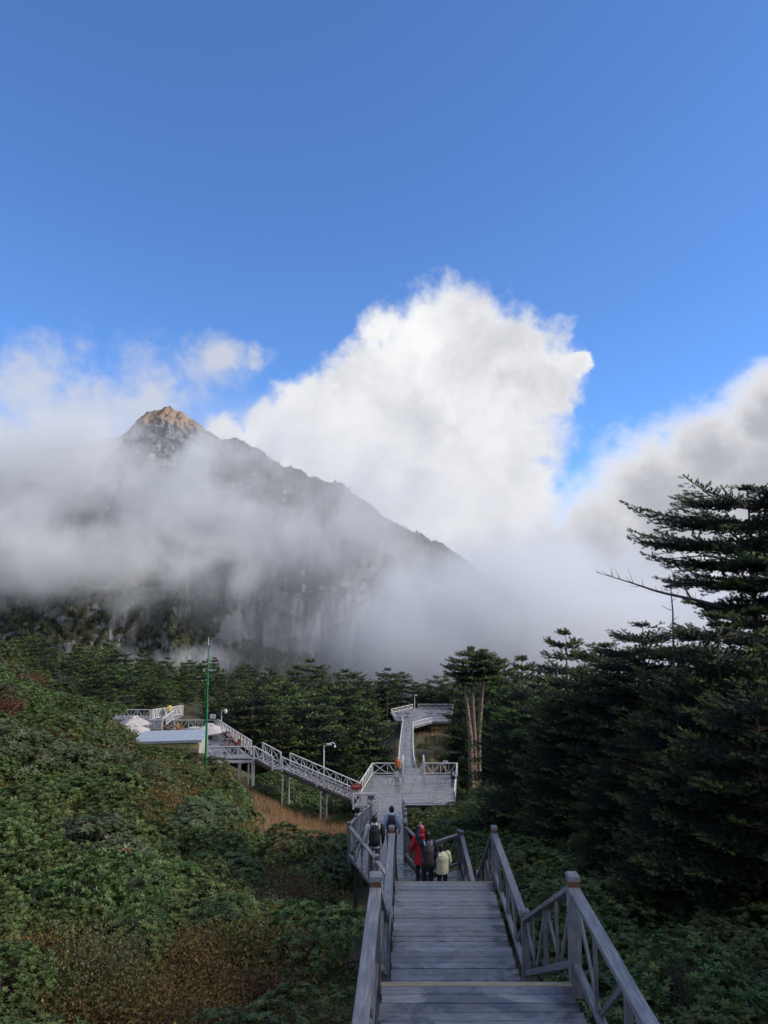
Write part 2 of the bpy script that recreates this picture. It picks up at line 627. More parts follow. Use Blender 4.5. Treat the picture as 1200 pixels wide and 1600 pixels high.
# ------------------------------------------------------------------ the mountain
m, t, p, o = new_mat('mountain_rock')
geo = t.node('ShaderNodeNewGeometry')
sx = t.node('ShaderNodeSeparateXYZ')
t.l.new(geo.outputs['Normal'], sx.inputs[0])
sp = t.node('ShaderNodeSeparateXYZ')
t.l.new(geo.outputs['Position'], sp.inputs[0])
mp = t.node('ShaderNodeMapping')
mp.inputs['Scale'].default_value = (1.6, 1, 0.35)
t.l.new(geo.outputs['Position'], mp.inputs[0])
nA = t.noise(mp.outputs[0], 0.14, 8, 0.65)
nB = t.noise(geo.outputs['Position'], 0.03, 6, 0.6)
nC = t.noise(geo.outputs['Position'], 0.25, 5, 0.7)
rock = t.ramp(nA, [(0.3, (0.06, 0.057, 0.05)), (0.5, (0.17, 0.165, 0.155)), (0.68, (0.34, 0.33, 0.31))])
veg = t.ramp(nC, [(0.3, (0.026, 0.034, 0.016)), (0.5, (0.060, 0.062, 0.028)), (0.7, (0.12, 0.10, 0.045))])
steep = t.math('MULTIPLY_ADD', t.math('SUBTRACT', nC, 0.5), 0.7, t.math('SUBTRACT', 0.50, sx.outputs['Z']))
steep = t.math('MULTIPLY_ADD', t.math('SUBTRACT', nB, 0.5), 1.0, steep)
rf = t.step(t.math('MULTIPLY_ADD', t.math('SUBTRACT', nA, 0.5), 0.9, steep), 0.10, 0.22)
cat_ = t.node('ShaderNodeAttribute')
cat_.attribute_name = 'var'
cl = t.step(t.math('MULTIPLY_ADD', t.math('SUBTRACT', nA, 0.5), 1.6, cat_.outputs['Fac']), 0.42, 0.62)
rf = t.math('MAXIMUM', rf, cl)
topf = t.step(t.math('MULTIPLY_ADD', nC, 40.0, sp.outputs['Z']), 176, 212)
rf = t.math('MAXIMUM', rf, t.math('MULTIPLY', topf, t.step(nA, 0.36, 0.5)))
sunlit_tint = t.step(t.math('MULTIPLY_ADD', nB, 40.0, sp.outputs['Z']), 204, 216)
rock = t.mix(t.math('MULTIPLY', sunlit_tint, t.step(nA, 0.32, 0.6, 0.25, 0.85)), rock, (0.40, 0.235, 0.115))  # warm tint by height paints sunlight onto the summit rock
rock = t.mix(t.math('MULTIPLY', cl, 0.7), rock, (0.40, 0.39, 0.37))
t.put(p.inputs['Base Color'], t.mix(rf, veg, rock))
p.inputs['Roughness'].default_value = 0.95
b = t.node('ShaderNodeBump')
b.inputs['Strength'].default_value = 0.9
b.inputs['Distance'].default_value = 3.0
t.put(b.inputs['Height'], nA)
t.l.new(b.outputs[0], p.inputs['Normal'])

RIDGE_Y = 820.0
prof = [(-700, 860), (-450, 800), (-300, 750), (-150, 715), (0, 695), (60, 702), (130, 692), (185, 684), (205, 668), (232, 644), (262, 636),
        (290, 645), (315, 668), (345, 686), (380, 688), (408, 702), (440, 725), (490, 745), (530, 756), (565, 778), (600, 806), (645, 828), (700, 856),
        (722, 872), (800, 930), (900, 1000), (1100, 1100), (1500, 1200)]
rp = np.array([tuple(at(a, b_, RIDGE_Y)) for a, b_ in prof])


def mountain():
    nx, nv = 620, 230
    X = np.linspace(-760, 420, nx)
    zr = np.interp(X, rp[:, 0], rp[:, 2]) + (fbm(X * 0.09, X * 0, 5, 5) - 0.5) * 10
    v = np.linspace(0, 1, nv)
    XX, VV = np.meshgrid(X, v)
    base_z = -135.0
    ZR = np.broadcast_to(zr, XX.shape)
    Z = base_z + (ZR - base_z) * VV
    # mean slope; a cliff band low down where it is nearly vertical
    cl_n = fbm(XX * 0.012, Z * 0.0, 3, 9)
    c0 = -50 + 26 * (fbm(XX * 0.02, Z * 0, 3, 21) - 0.5)
    c1 = 8 + 40 * (fbm(XX * 0.017, Z * 0, 3, 31) - 0.5)
    zc = np.clip((Z - c0) / (c1 - c0), 0, 1)
    clm = np.clip((cl_n - 0.24) * 6, 0, 1) * np.exp(-((XX + 128) / 92) ** 4)
    run = (Z - base_z) * (1.02) - clm * zc * (c1 - c0) * 0.8
    runr = (ZR - base_z) * 1.02 - clm * (c1 - c0) * 0.8
    Y = RIDGE_Y - (runr - run)
    fade = np.clip((1 - VV) * 5, 0, 1)
    g = np.abs(fbm(XX * 0.016 + 2.1, Z * 0.005, 4, 41) - 0.5) * 2
    Y = Y + fade * (g - 0.3) * 75
    ribs = np.abs(fbm(XX * 0.075, Z * 0.012, 4, 51) - 0.5) * 2
    Y = Y + fade * (ribs - 0.3) * (14 + 34 * clm * np.where((Z > c0) & (Z < c1), 1, 0.2))
    Y = Y + fade * (fbm(XX * 0.13, Z * 0.11, 4, 61) - 0.5) * 16
    peak = np.exp(-((XX + 245) / 60) ** 2) * np.clip((Z - 130) / 40, 0, 1)
    Y = Y + peak * (fbm(XX * 0.22, Z * 0.16, 4, 71) - 0.5) * 60 * np.clip((1 - VV) * 14, 0.25, 1)
    # far side
    nb = 30
    vb = np.linspace(0, 1, nb)[1:]
    Yb = Y[-1][None] + vb[:, None] * 420
    Zb = zr[None] - vb[:, None] * (zr[None] - base_z) * 1.0
    Xb = np.broadcast_to(X, Yb.shape)
    Xa = np.concatenate([XX, Xb])
    Ya = np.concatenate([Y, Yb])
    Za = np.concatenate([Z, Zb])
    V = np.stack([Xa, Ya, Za], 2).reshape(-1, 3)
    n2 = nv + nb - 1
    i = np.arange(nx * n2).reshape(n2, nx)
    F = np.stack([i[:-1, :-1], i[:-1, 1:], i[1:, 1:], i[1:, :-1]], 2).reshape(-1, 4)
    cliffv = clm * np.clip((Z - c0) / 8, 0, 1) * np.clip((c1 - Z) / 10, 0, 1) * (1.15 - ribs * 1.2)
    cliffg = cliffv
    cliffv = np.concatenate([cliffv.ravel(), np.zeros(Xb.size)])
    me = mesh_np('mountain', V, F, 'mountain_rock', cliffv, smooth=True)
    ob = bpy.data.objects.new('mountain', me)
    col.objects.link(ob)
    tag(ob, 'steep rocky mountain with a summit tinted sunlit orange rising out of the mist', kind='structure')
    # woods on it: small crowns standing on the gentler faces
    rng = np.random.default_rng(8)
    Vg = np.stack([XX, Y, Z], 2)
    dx = Vg[1:-1, 2:] - Vg[1:-1, :-2]
    dz = Vg[2:, 1:-1] - Vg[:-2, 1:-1]
    N = np.cross(dx, dz)
    N /= np.linalg.norm(N, axis=2)[:, :, None] + 1e-9
    N[N[..., 2] < 0] *= -1
    C = Vg[1:-1, 1:-1].reshape(-1, 3)
    nz = N[..., 2].reshape(-1)
    ok = np.where((nz > 0.38) & (C[:, 2] > -100) & (C[:, 2] < 165) & (cliffg[1:-1, 1:-1].reshape(-1) < .3) & (C[:, 0] > -520) & (C[:, 0] < 260))[0]
    ok = rng.choice(ok, 26000)
    loc = C[ok] + rng.normal(0, 1.2, (len(ok), 3)) * [1, 1, 0]
    # crown template: an uneven cone of 3 skirts
    tv, tf = [], []
    for (z0, z1, r) in ((0.0, 0.55, 0.5), (0.3, 0.8, 0.38), (0.6, 1.15, 0.24)):
        b0 = len(tv)
        for k in range(6):
            a = k * math.pi / 3 + z0
            rr = r * (1.0 if k % 2 else 0.72)
            tv.append((rr * math.cos(a), rr * math.sin(a), z0))
        tv.append((0, 0, z1))
        tf += [(b0 + k, b0 + (k + 1) % 6, b0 + 6) for k in range(6)]
    tv, tf = np.array(tv), np.array(tf)
    s = rng.uniform(2.2, 5.0, len(ok))
    ang = rng.uniform(0, 6.28, len(ok))
    M = np.zeros((len(ok), 3, 3))
    M[:, 0, 0] = np.cos(ang) * s * 0.95
    M[:, 0, 1] = -np.sin(ang) * s * 0.95
    M[:, 1, 0] = np.sin(ang) * s * 0.95
    M[:, 1, 1] = np.cos(ang) * s * 0.95
    M[:, 2, 2] = s * rng.uniform(0.5, 1.0, len(ok))
    loc[:, 2] -= 0.8
    V, F, va = scatter(tv, tf, M, loc, rng.uniform(0, 0.8, len(ok)))
    wd = bpy.data.objects.new('mountain_woods', mesh_np('mountain_woods', V, F, 'fir_needles', va))
    col.objects.link(wd)
    tag(wd, 'far dark woods covering the mountain slopes', 'woods', kind='stuff')


mountain()

# ------------------------------------------------------------------ mist lying against the mountain


def mist(name, label, px, py, Y, rx, ry, depth, dens, scale=0.012, edge=(0.0, 0.55), amp=1.6, seed=0.0, tint=(1, 1, 1), aniso=0.0, tilt=0.0):
    c = at(px, py, Y)
    bm = bmesh.new()
    bmesh.ops.create_icosphere(bm, subdivisions=3, radius=1.0)
    me = bpy.data.meshes.new(name)
    bm.to_mesh(me)
    bm.free()
    ob = bpy.data.objects.new(name, me)
    ob.location = c
    ob.scale = (rx * Y / FPX, depth, ry * Y / FPX)
    ob.rotation_euler = (0, tilt, 0)
    col.objects.link(ob)
    mt = bpy.data.materials.new(name)
    mt.use_nodes = True
    t = NT(mt.node_tree)
    t.n.clear()
    tc = t.node('ShaderNodeTexCoord')
    geo = t.node('ShaderNodeNewGeometry')
    r = t.vmath('LENGTH', tc.outputs['Object'])
    pos = t.vmath('ADD', geo.outputs['Position'], (seed * 313.0, 0, seed * 97.0))
    n = t.noise(pos, scale, 5, 0.58, 0.5)
    f = t.math('MULTIPLY_ADD', t.math('SUBTRACT', n, 0.5), amp, t.math('SUBTRACT', 1.0, r))
    # keep it inside the shell: nothing at the surface
    f = t.math('MULTIPLY', t.step(f, edge[0], edge[1]), t.step(r, 0.98, 0.75))
    pv = t.node('ShaderNodeVolumePrincipled')
    pv.inputs['Color'].default_value = (*tint, 1)
    pv.inputs['Anisotropy'].default_value = aniso
    t.put(pv.inputs['Density'], t.math('MULTIPLY', f, dens))
    out = t.node('ShaderNodeOutputMaterial')
    t.l.new(pv.outputs[0], out.inputs['Volume'])
    me.materials.append(mt)
    tag(ob, label, 'mist', kind='stuff')
    return ob


MT = (0.972, 0.973, 0.976)
MW = (0.995, 0.99, 0.975)  # warmer, brighter tint puts sunlight into the mist colour itself
mist('mist_bank', 'pale bright mist drifting across the upper slope below the summit', 150, 765, 660, 580, 140, 46, 0.042, 0.016, (0.02, 1.1), 3.6, seed=1, tint=MW)
mist('mist_bank', 'mist spilling over the left shoulder of the mountain', 70, 705, 770, 260, 75, 40, 0.040, 0.014, (0.02, 0.9), 2.2, seed=9.4, tint=MW)
mist('mist_bank', 'grey mist across the left flank of the mountain above the cliffs', 60, 875, 560, 440, 125, 44, 0.034, 0.018, (0.02, 1.1), 3.6, seed=2.3, tint=MW)
mist('mist_bank', 'grey mist in front of the middle slope right of the cliffs', 480, 835, 600, 300, 130, 42, 0.030, 0.017, (0.02, 1.1), 3.4, seed=3.1, tint=MW)
mist('mist_bank', 'thick grey cloud bank hiding the right foot of the mountain', 890, 1000, 520, 420, 200, 60, 0.075, 0.010, (0.0, 0.8), 1.4, seed=4, tint=MT)
mist('mist_bank', 'thin mist at the right end of the cliffs', 625, 985, 500, 200, 120, 36, 0.020, 0.015, (0.0, 0.9), 2.2, seed=5.2, tint=MT)
mist('mist_bank', 'small wisp of mist rising behind the firs on the left', 250, 1034, 400, 160, 40, 26, 0.024, 0.03, (0.15, 1.0), 2.6, seed=6.4, tint=MT)
mist('mist_veil', 'thin veil of mist in front of the whole mountain', 330, 840, 620, 760, 280, 60, 0.0065, 0.010, (0.0, 0.5), 0.9, seed=8.8, tint=MW)
sea = mist('mist_sea', 'sea of grey mist filling the valley beyond the ridge', 900, 960, 2700, 1300, 40, 1650, 0.006, 0.002, (0.0, 0.6), 0.9, seed=7.7, tint=MT)
sea.location = (900, 2750, -75)
sea.scale = (3400, 1800, 95)

# ================================================================== boardwalk
Z1, Z2, Z3, Z4 = -3.585, -5.15, -8.15, -16.6


def planks(parent, y0, y1, z, xl, xr, width, mat='deck_wood', thick=0.05, seed=0, name='plank'):
    """boards lying across the walkway from y0 to y1; xl, xr are functions of y"""
    rnd = random.Random(seed)
    n = max(1, round((y1 - y0) / width))
    wv = (y1 - y0) / n
    for i in range(n):
        ya, yb = y0 + i * wv + 0.004, y0 + (i + 1) * wv - 0.004
        dz = rnd.uniform(-0.004, 0.003)
        l0, l1, r0, r1 = xl(ya), xl(yb), xr(ya), xr(yb)
        j0, j1 = rnd.uniform(-.012, .012), rnd.uniform(-.012, .012)
        cx, cyy = (l0 + r0) / 2, (ya + yb) / 2
        b = 0.004
        zt, zb = z + dz, z + dz - thick
        # local frame: Y along the board, so the grain runs along it
        P = [(l0 + j0, ya, zb), (r0 + j1, ya, zb), (r1 + j1, yb, zb), (l1 + j0, yb, zb),
             (l0 + j0, ya, zt - b), (r0 + j1, ya, zt - b), (r1 + j1, yb, zt - b), (l1 + j0, yb, zt - b),
             (l0 + j0, ya + b, zt), (r0 + j1, ya + b, zt), (r1 + j1, yb - b, zt), (l1 + j0, yb - b, zt)]
        V = [(cyy - q[1], q[0] - cx, q[2] - z) for q in P]
        F = [(3, 2, 1, 0), (0, 1, 5, 4), (1, 2, 6, 5), (2, 3, 7, 6), (3, 0, 4, 7), (4, 5, 9, 8), (5, 6, 10, 9), (6, 7, 11, 10), (7, 4, 8, 11), (8, 9, 10, 11)]
        M = Matrix(((0, 1, 0), (-1, 0, 0), (0, 0, 1))).to_4x4()
        M.translation = (cx, cyy, z)
        child(name, mesh_py('plank', V, F, mat), parent, M)


def lin(pts):
    ys_, xs_ = [p[0] for p in pts], [p[1] for p in pts]
    return lambda y: float(np.interp(y, ys_, xs_))


AX = lambda y: 0.855 + 0.0345 * (y - 7.04)      # centre line of the near walkway
HWID = 0.875


def landing(label, y0, y1, z, xl, xr, width, seed, nosing=False, front=0.0):
    root = empty('boardwalk_landing', (xl(y0), y0, z), label, None, None, 'structure')
    planks(root, y0, y1 - (0.07 if nosing else 0), z, xl, xr, width, seed=seed)
    if nosing:
        beam('nosing', (xl(y1) - .01, y1 - 0.035, z - 0.019), (xr(y1) + .01, y1 - 0.035, z - 0.019), 0.066, 0.05, 'nosing_yellow', root)
    for s in (0.08, 0.5, 0.92):
        a = xl(y0) + (xr(y0) - xl(y0)) * s
        b_ = xl(y1) + (xr(y1) - xl(y1)) * s
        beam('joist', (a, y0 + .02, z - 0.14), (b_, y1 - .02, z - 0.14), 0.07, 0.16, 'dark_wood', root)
    for (yy) in (y0 + 0.2, y1 - 0.2):
        for s in (0.04, 0.96):
            x = xl(yy) + (xr(yy) - xl(yy)) * s
            g = gz(x, yy) - 0.3
            if g < z - 0.3:
                beam('support_post', (x, yy, g), (x, yy, z - 0.2), 0.14, 0.14, 'dark_wood', root)
    return root


def flight(label, y0, z0, y1, z1, xl, xr, n, tread_planks=2, mat='deck_wood', risers=True, seed=0):
    """n steps down (or up) from y0,z0 to y1,z1"""
    root = empty('boardwalk_stairs', (xl(y0), y0, z0), label, None, None, 'structure')
    dy = (y1 - y0) / n
    dz = (z1 - z0) / n
    rnd = random.Random(seed)
    for i in range(n):
        z = z0 + dz * (i + (1 if dz < 0 else 1)) if i < n else z1
        ya, yb = y0 + dy * i, y0 + dy * (i + 1)
        if i == n - 1 and False:
            break
        wv = (yb - ya) / tread_planks
        planks(root, ya, yb, z - (0.0 if i < n - 1 else 0.003), xl, xr, wv, mat, 0.045, seed=seed * 100 + i, name='tread')
        if risers:
            zt, zb = (z - dz - 0.05, z) if dz < 0 else (z - .05, z - dz)
            yr = ya + 0.012 if dz < 0 else ya + 0.02
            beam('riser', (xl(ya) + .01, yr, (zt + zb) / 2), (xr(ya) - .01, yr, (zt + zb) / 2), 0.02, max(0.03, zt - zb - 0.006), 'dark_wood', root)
    for f in (xl, xr):
        s = -0.03 if f is xl else 0.03
        beam('stringer', (f(y0) + s, y0, z0 - 0.22), (f(y1) + s, y1, z1 - 0.22), 0.05, 0.28, 'rail_wood', root)
    k = max(2, int((y1 - y0) / 4))
    for i in range(k):
        yy = y0 + (y1 - y0) * (i + .5) / k
        zz = z0 + (z1 - z0) * (i + .5) / k
        for f in (xl, xr):
            x = f(yy) + (0.06 if f is xl else -0.06)
            g = gz(x, yy) - 0.3
            if g < zz - 0.5:
                beam('support_post', (x, yy, g), (x, yy, zz - 0.3), 0.12, 0.12, 'dark_wood', root)
    return root


XL = lambda y: AX(y) - HWID
XR = lambda y: AX(y) + HWID
landing('topmost grey plank landing at the head of the stairs', -2.6, 0.35, -1.62, XL, XR, 0.14, 1)
flight('uppermost wooden stairs running down to the nearest landing', 0.35, -1.62, 3.7, Z1, XL, XR, 12, seed=2)
landing('nearest grey plank landing with a yellow edge strip', 3.7, 7.04, Z1, XL, XR, 0.135, 3, True)
flight('steep wooden stairs below the nearest yellow edge strip', 7.04, Z1, 10.0, Z2, XL, XR, 9, seed=4)
landing('second grey plank landing between sloping railings, yellow edge strip', 10.0, 13.45, Z2, XL, XR, 0.155, 5, True)
flight('steep wooden stairs dropping to the people on the lower landing', 13.45, Z2, 18.3, Z3, XL, XR, 17, seed=6)

# third landing, an angled platform: left and right edges as functions of y
L3L = lin([(18.3, 0.33), (20.2, -0.12), (23.0, -1.03)])
L3R = lin([(18.3, 2.16), (22.15, 2.28)])
L3R2 = lin([(21.2, 1.12), (23.0, 0.60)])
root = landing('angled plank landing where the people are standing', 18.3, 21.2, Z3, L3L, L3R, 0.15, 7)
planks(root, 21.2, 23.0, Z3, L3L, L3R2, 0.15, seed=8)
planks(root, 21.2, 22.15, Z3, lin([(21.2, 1.14), (22.15, 2.15)]), L3R, 0.15, seed=9)
F3C = lin([(23.0, -0.21), (56.6, 0.45)])
F3L = lambda y: F3C(y) - 0.82 - 0.1 * min(1, (y - 23) / 10)
F3R = lambda y: F3C(y) + 0.82 + 0.1 * min(1, (y - 23) / 10)
flight('long gentle wooden stairs running down to the big deck', 23.0, Z3, 56.6, Z4, F3L, F3R, 62, 2, seed=10)

# the big deck: board rows as one surface per panel, panels are the pieces the photograph tells apart
DK = empty('viewing_deck', (2.0, 58, Z4), 'wide wet plank deck below the stairs with puddles', None, None, 'structure')


def deckx(u, y):     # u 0..1 across at depth y, deck leans right by 7 degrees
    l = np.interp(y, [56.6, 67.85], [-2.6, -1.07])
    r = np.interp(y, [58.4, 67.85], [5.66, 6.84])
    return l + (r - l) * u


planks(DK, 56.6, 58.4, Z4, lin([(56.6, -0.49), (57.69, -0.49), (57.7, -2.46), (58.4, -2.36)]), lin([(56.6, 1.40), (58.4, 1.40)]), 0.16, 'wet_deck', seed=20)
us = [0.0, 0.27, 0.52, 0.77, 1.0]
for j in range(4):
    planks(DK, 58.4, 67.85, Z4, (lambda j: lambda y: deckx(us[j], y) + 0.01)(j), (lambda j: lambda y: deckx(us[j + 1], y) - 0.01)(j), 0.158, 'wet_deck', seed=21 + j)
for y in np.linspace(58.6, 67.6, 5):
    beam('joist', (deckx(0, y), y, Z4 - 0.15), (deckx(1, y), y, Z4 - 0.15), 0.1, 0.2, 'dark_wood', DK)
    for u in (0.02, 0.35, 0.66, 0.98):
        x = deckx(u, y)
        g = gz(x, y) - 0.3
        if g < Z4 - .35:
            beam('support_post', (x, y, g), (x, y, Z4 - 0.25), 0.16, 0.16, 'dark_wood', DK)

# path on to the far lookout
FPC = lin([(67.85, 2.75), (72, 2.9), (100, 3.0), (136, 4.5)])
fl = lambda y: FPC(y) - 0.9
fr = lambda y: FPC(y) + 0.9
landing('short plank landing at the back of the big deck', 67.85, 70.5, Z4, fl, fr, 0.16, 30)
flight('hidden stairs going down behind the big deck', 70.5, Z4, 86, -21.6, fl, fr, 30, 1, seed=31)
flight('long narrow walkway running out along the ridge to the lookout', 86, -21.6, 134, -24.2, fl, fr, 60, 1, risers=False, seed=32)
LK = empty('lookout_platform', (5, 140, -24.2), 'far pale lookout platform at the end of the narrow walkway', None, None, 'structure')
ZL = -24.2
lkl = lin([(134, 3.6), (140.5, 3.55), (140.6, 2.2), (149, 1.5), (156, 6.2)])
lkr = lin([(134, 5.4), (139.5, 9.3), (139.6, 12.9), (152, 14.6), (156, 15.0)])
planks(LK, 134, 156, ZL, lkl, lkr, 0.44, 'deck_wood', 0.06, seed=33)
for (x, y) in ((3, 142), (3, 149), (8, 140.5), (12.5, 140.5), (14, 151), (8, 154), (12, 154)):
    beam('support_post', (x, y, gz(x, y) - .5), (x, y, ZL - 0.1), 0.2, 0.2, 'dark_wood', LK)
beam('edge_beam', (5.4, 134, ZL - .2), (9.3, 139.5, ZL - .2), 0.1, 0.28, 'rail_wood', LK)
beam('edge_beam', (9.3, 139.5, ZL - .2), (12.9, 139.55, ZL - .2), 0.1, 0.28, 'rail_wood', LK)
beam('edge_beam', (2.2, 140.5, ZL - .2), (3.55, 140.4, ZL - .2), 0.1, 0.28, 'rail_wood', LK)

# ------------------------------------------------------------------ railings
CAPV = None


def rail_post(parent, base, h, wd, mat, cap=True):
    o = beam('post', base, Vector(base) + Vector((0, 0, h)), wd, wd, mat, parent, up=Vector((0, 1, 0)))
    if cap:
        b = Vector(base) + Vector((0, 0, h))
        s = wd / 2
        # recessed brown neck and a flat-topped cap
        V, F = [], []
        for (z, k) in ((0.0, s * 1.03), (0.05, s * 1.03)):
            V += [(-k, -k, z), (k, -k, z), (k, k, z), (-k, k, z)]
        F = [(0, 1, 5, 4), (1, 2, 6, 5), (2, 3, 7, 6), (3, 0, 4, 7), (4, 5, 6, 7), (3, 2, 1, 0)]
        M = Matrix.Translation(b)
        child('post_neck', mesh_py('neck', V, F, 'brown_wood'), o, M)
        V = []
        for (z, k) in ((0.05, s * 1.10), (0.095, s * 1.10), (0.112, s * 0.85)):
            V += [(-k, -k, z), (k, -k, z), (k, k, z), (-k, k, z)]
        F = [(3, 2, 1, 0), (8, 9, 10, 11)]
        for l in (0, 4):
            F += [(l + i, l + (i + 1) % 4, l + 4 + (i + 1) % 4, l + 4 + i) for i in range(4)]
        child('post_cap', mesh_py('cap', V, F, mat), o, M)
    return o


def railing(label, pts, h=0.83, mat='rail_wood', post_w=0.105, panel=1.65, caps=True, group=None, rail_w=0.11, rail_t=0.05, ends=(1, 1), style='V', brace_w=0.05):
    """one straight-run railing through base points pts: posts at the points, panels of V braces between them"""
    pts = [Vector(p) for p in pts]
    root = empty('wooden_railing', pts[0], label, 'railing', group)
    up = Vector((0, 0, 1))
    for i, p in enumerate(pts):
        if (i == 0 and not ends[0]) or (i == len(pts) - 1 and not ends[1]):
            continue
        rail_post(root, p - up * 0.12, h + 0.145, post_w, mat, caps)
    for a, b in zip(pts[:-1], pts[1:]):
        d = (b - a)
        L = math.hypot(d.x, d.y)
        dn = d.normalized()
        ga = dn * (post_w / 2)
        beam('top_rail', a + up * h + ga, b + up * h - ga, rail_w, rail_t, mat, root)
        beam('bottom_rail', a + up * 0.16 + ga, b + up * 0.16 - ga, rail_w * 0.6, rail_t * 1.3, mat, root)
        n = max(1, round(L / panel))
        zb, zt = 0.16 + rail_t * .65, h - rail_t / 2
        for k in range(n):
            p0, p1 = a + d * (k / n), a + d * ((k + 1) / n)
            mid = (p0 + p1) / 2
            if k > 0:
                beam('baluster', p0 + up * zb, p0 + up * zt, post_w * 0.5, post_w * 0.5, mat, root, up=Vector((dn.x, dn.y, 0)))
            o1 = dn * (post_w * 0.5 + brace_w * .4)
            side = Vector((dn.y, -dn.x, 0)).normalized() * 0.008
            if style == 'X' and k % 2 == 0:
                beam('brace', p0 + o1 + up * zt + side, p1 - o1 + up * zb + side, brace_w * .5, brace_w, mat, root)
                beam('brace', p0 + o1 + up * zb - side * 1.6, p1 - o1 + up * zt - side * 1.6, brace_w * .5, brace_w, mat, root)
            else:
                beam('brace', p0 + o1 + up * zt + side, mid - dn * .03 + up * zb + side, brace_w * .5, brace_w, mat, root)
                beam('brace', p1 - o1 + up * zt + side, mid + dn * .03 + up * zb + side, brace_w * .5, brace_w, mat, root)
                beam('baluster', mid + up * zb - side * 2, mid + up * zt - side * 2, 0.03, post_w * 0.36, mat, root, up=Vector((dn.x, dn.y, 0)))
    return root


def walk_pts(f, off, yz):
    return [(f(y) + off, y, z) for y, z in yz]


o = 0.06
railing('railing beside the uppermost stairs on the left', walk_pts(XL, -o, [(-2.5, -1.62), (0.35, -1.62), (3.7, Z1)]), ends=(1, 0))
railing('railing beside the uppermost stairs on the right', walk_pts(XR, o, [(-2.5, -1.62), (0.35, -1.62), (3.7, Z1)]), ends=(1, 0))
railing('nearest left railing, its rail running out of the bottom of the picture', walk_pts(XL, -o, [(3.7, Z1), (7.04, Z1)]))
railing('nearest right railing with a brown-banded post at the yellow strip', walk_pts(XR, o, [(3.7, Z1), (7.04, Z1)]))
railing('left railing sloping down beside the hidden stairs below the nearest strip', walk_pts(XL, -o, [(7.04, Z1), (10.0, Z2)]), ends=(0, 0))
railing('right railing sloping down just behind the nearest brown-banded post', walk_pts(XR, o, [(7.04, Z1), (10.0, Z2)]), ends=(0, 0))
railing('left railing along the second plank landing', walk_pts(XL, -o, [(10.0, Z2), (13.45, Z2)]))
railing('right railing along the second plank landing', walk_pts(XR, o, [(10.0, Z2), (13.45, Z2)]))
railing('left railing sloping down from the second landing to the people', walk_pts(XL, -o, [(13.45, Z2), (16.6, Z2 - 1.95), (18.3, Z3)]), ends=(0, 1))
railing('right railing sloping down from the second landing to the people', walk_pts(XR, o, [(13.45, Z2), (16.6, Z2 - 1.95), (18.3, Z3)]), ends=(0, 1))
railing('diagonal left railing beside the walker with the white jacket', [(-0.12 - .08, 20.2, Z3), (-1.03 - o, 23.0, Z3)], ends=(1, 1), h=.98)
railing('short left railing of the people landing hidden behind the near posts', [(0.27, 18.45, Z3), (-0.2, 20.1, Z3)], ends=(0, 0), h=.98)
railing('right railing of the angled landing, right of the cream jacket', [(2.24, 18.5, Z3), (2.34, 22.15, Z3)], ends=(0, 1), h=.98)
railing('far railing of the angled landing behind the cream jacket', [(2.26, 22.25, Z3), (1.15, 21.25, Z3)], ends=(1, 0), h=.98)
railing('far left part of the railing behind the red coat', [(1.13, 21.3, Z3), (0.66, 23.0, Z3)], ends=(0, 1), h=.98)
zz = lambda y: Z3 + (Z4 - Z3) * (y - 23.0) / 33.6
for f, off, side in ((F3L, -.07, 'left'), (F3R, .07, 'right')):
    yzs = [(y, zz(y)) for y in np.linspace(23.0, 56.6, 8)]
    railing('long %s railing of the gentle stairs leading down to the big deck' % side, walk_pts(f, off, yzs), panel=1.6, mat='grey_rail', h=1.0, ends=(0, 1))

# deck railings
PR = dict(mat='pale_rail', caps=False, post_w=0.13, rail_w=0.10, rail_t=0.07, brace_w=0.07)
dp = lambda u, y: (float(deckx(u, y)), y, Z4)
railing('pale back railing on the left of the big deck', [dp(0.0, 67.8), (fl(67.8) - .1, 67.8, Z4)], h=1.08, panel=1.45, style='X', **PR)
railing('pale back railing on the right of the big deck', [(fr(67.8) + .1, 67.8, Z4), dp(0.995, 67.8)], h=1.08, panel=1.45, **PR)
railing('pale left side railing of the big deck', [dp(0.0, 67.7), dp(0.0, 61.2)], h=1.08, panel=1.5, **PR)
railing('pale right side railing of the big deck', [dp(0.995, 67.7), dp(0.995, 58.5)], h=1.08, panel=1.6, **PR)
railing('grey front railing of the big deck above the green shrubs', [(1.5, 58.35, Z4), dp(0.995, 58.4)], h=.95, panel=4.2, **{**PR, 'mat': 'grey_rail', 'rail_w': .04, 'rail_t': .035, 'post_w': .06, 'brace_w': .022})
railing('short pale front railing at the left corner of the big deck', [(-2.42, 57.72, Z4), (-0.6, 57.72, Z4)], h=1.08, panel=1.0, **PR)
railing('left railing of the opening at the back of the big deck', [(fl(67.9) - .08, 67.95, Z4), (fl(70.5) - .08, 70.5, Z4)], h=1.2, panel=1.3, **PR)
railing('right railing of the opening at the back of the big deck', [(fr(67.9) + .08, 67.95, Z4), (fr(70.5) + .08, 70.5, Z4)], h=1.2, panel=1.3, **PR)
FR = dict(mat='pale_rail', caps=False, post_w=0.13, rail_w=0.13, rail_t=0.09, brace_w=0.07)
for f, off, side in ((fl, -.09, 'left'), (fr, .09, 'right')):
    railing('%s railing going down behind the big deck' % side, walk_pts(f, off, [(70.5, Z4), (78, Z4 - 2.42), (86, -21.6)]), panel=2.6, **FR)
    railing('%s railing of the long narrow walkway to the lookout' % side, walk_pts(f, off, [(y, -21.6 - 2.6 * (y - 86) / 48) for y in (86, 98, 110, 122, 134)]), panel=2.4, **FR)
lkp = [(3.55, 134.4), (3.5, 140.4), (2.2, 140.7), (1.5, 149), (6.2, 155.8)]
railing('left railing of the far lookout platform', [(x, y, ZL) for x, y in lkp], panel=2.2, **FR)
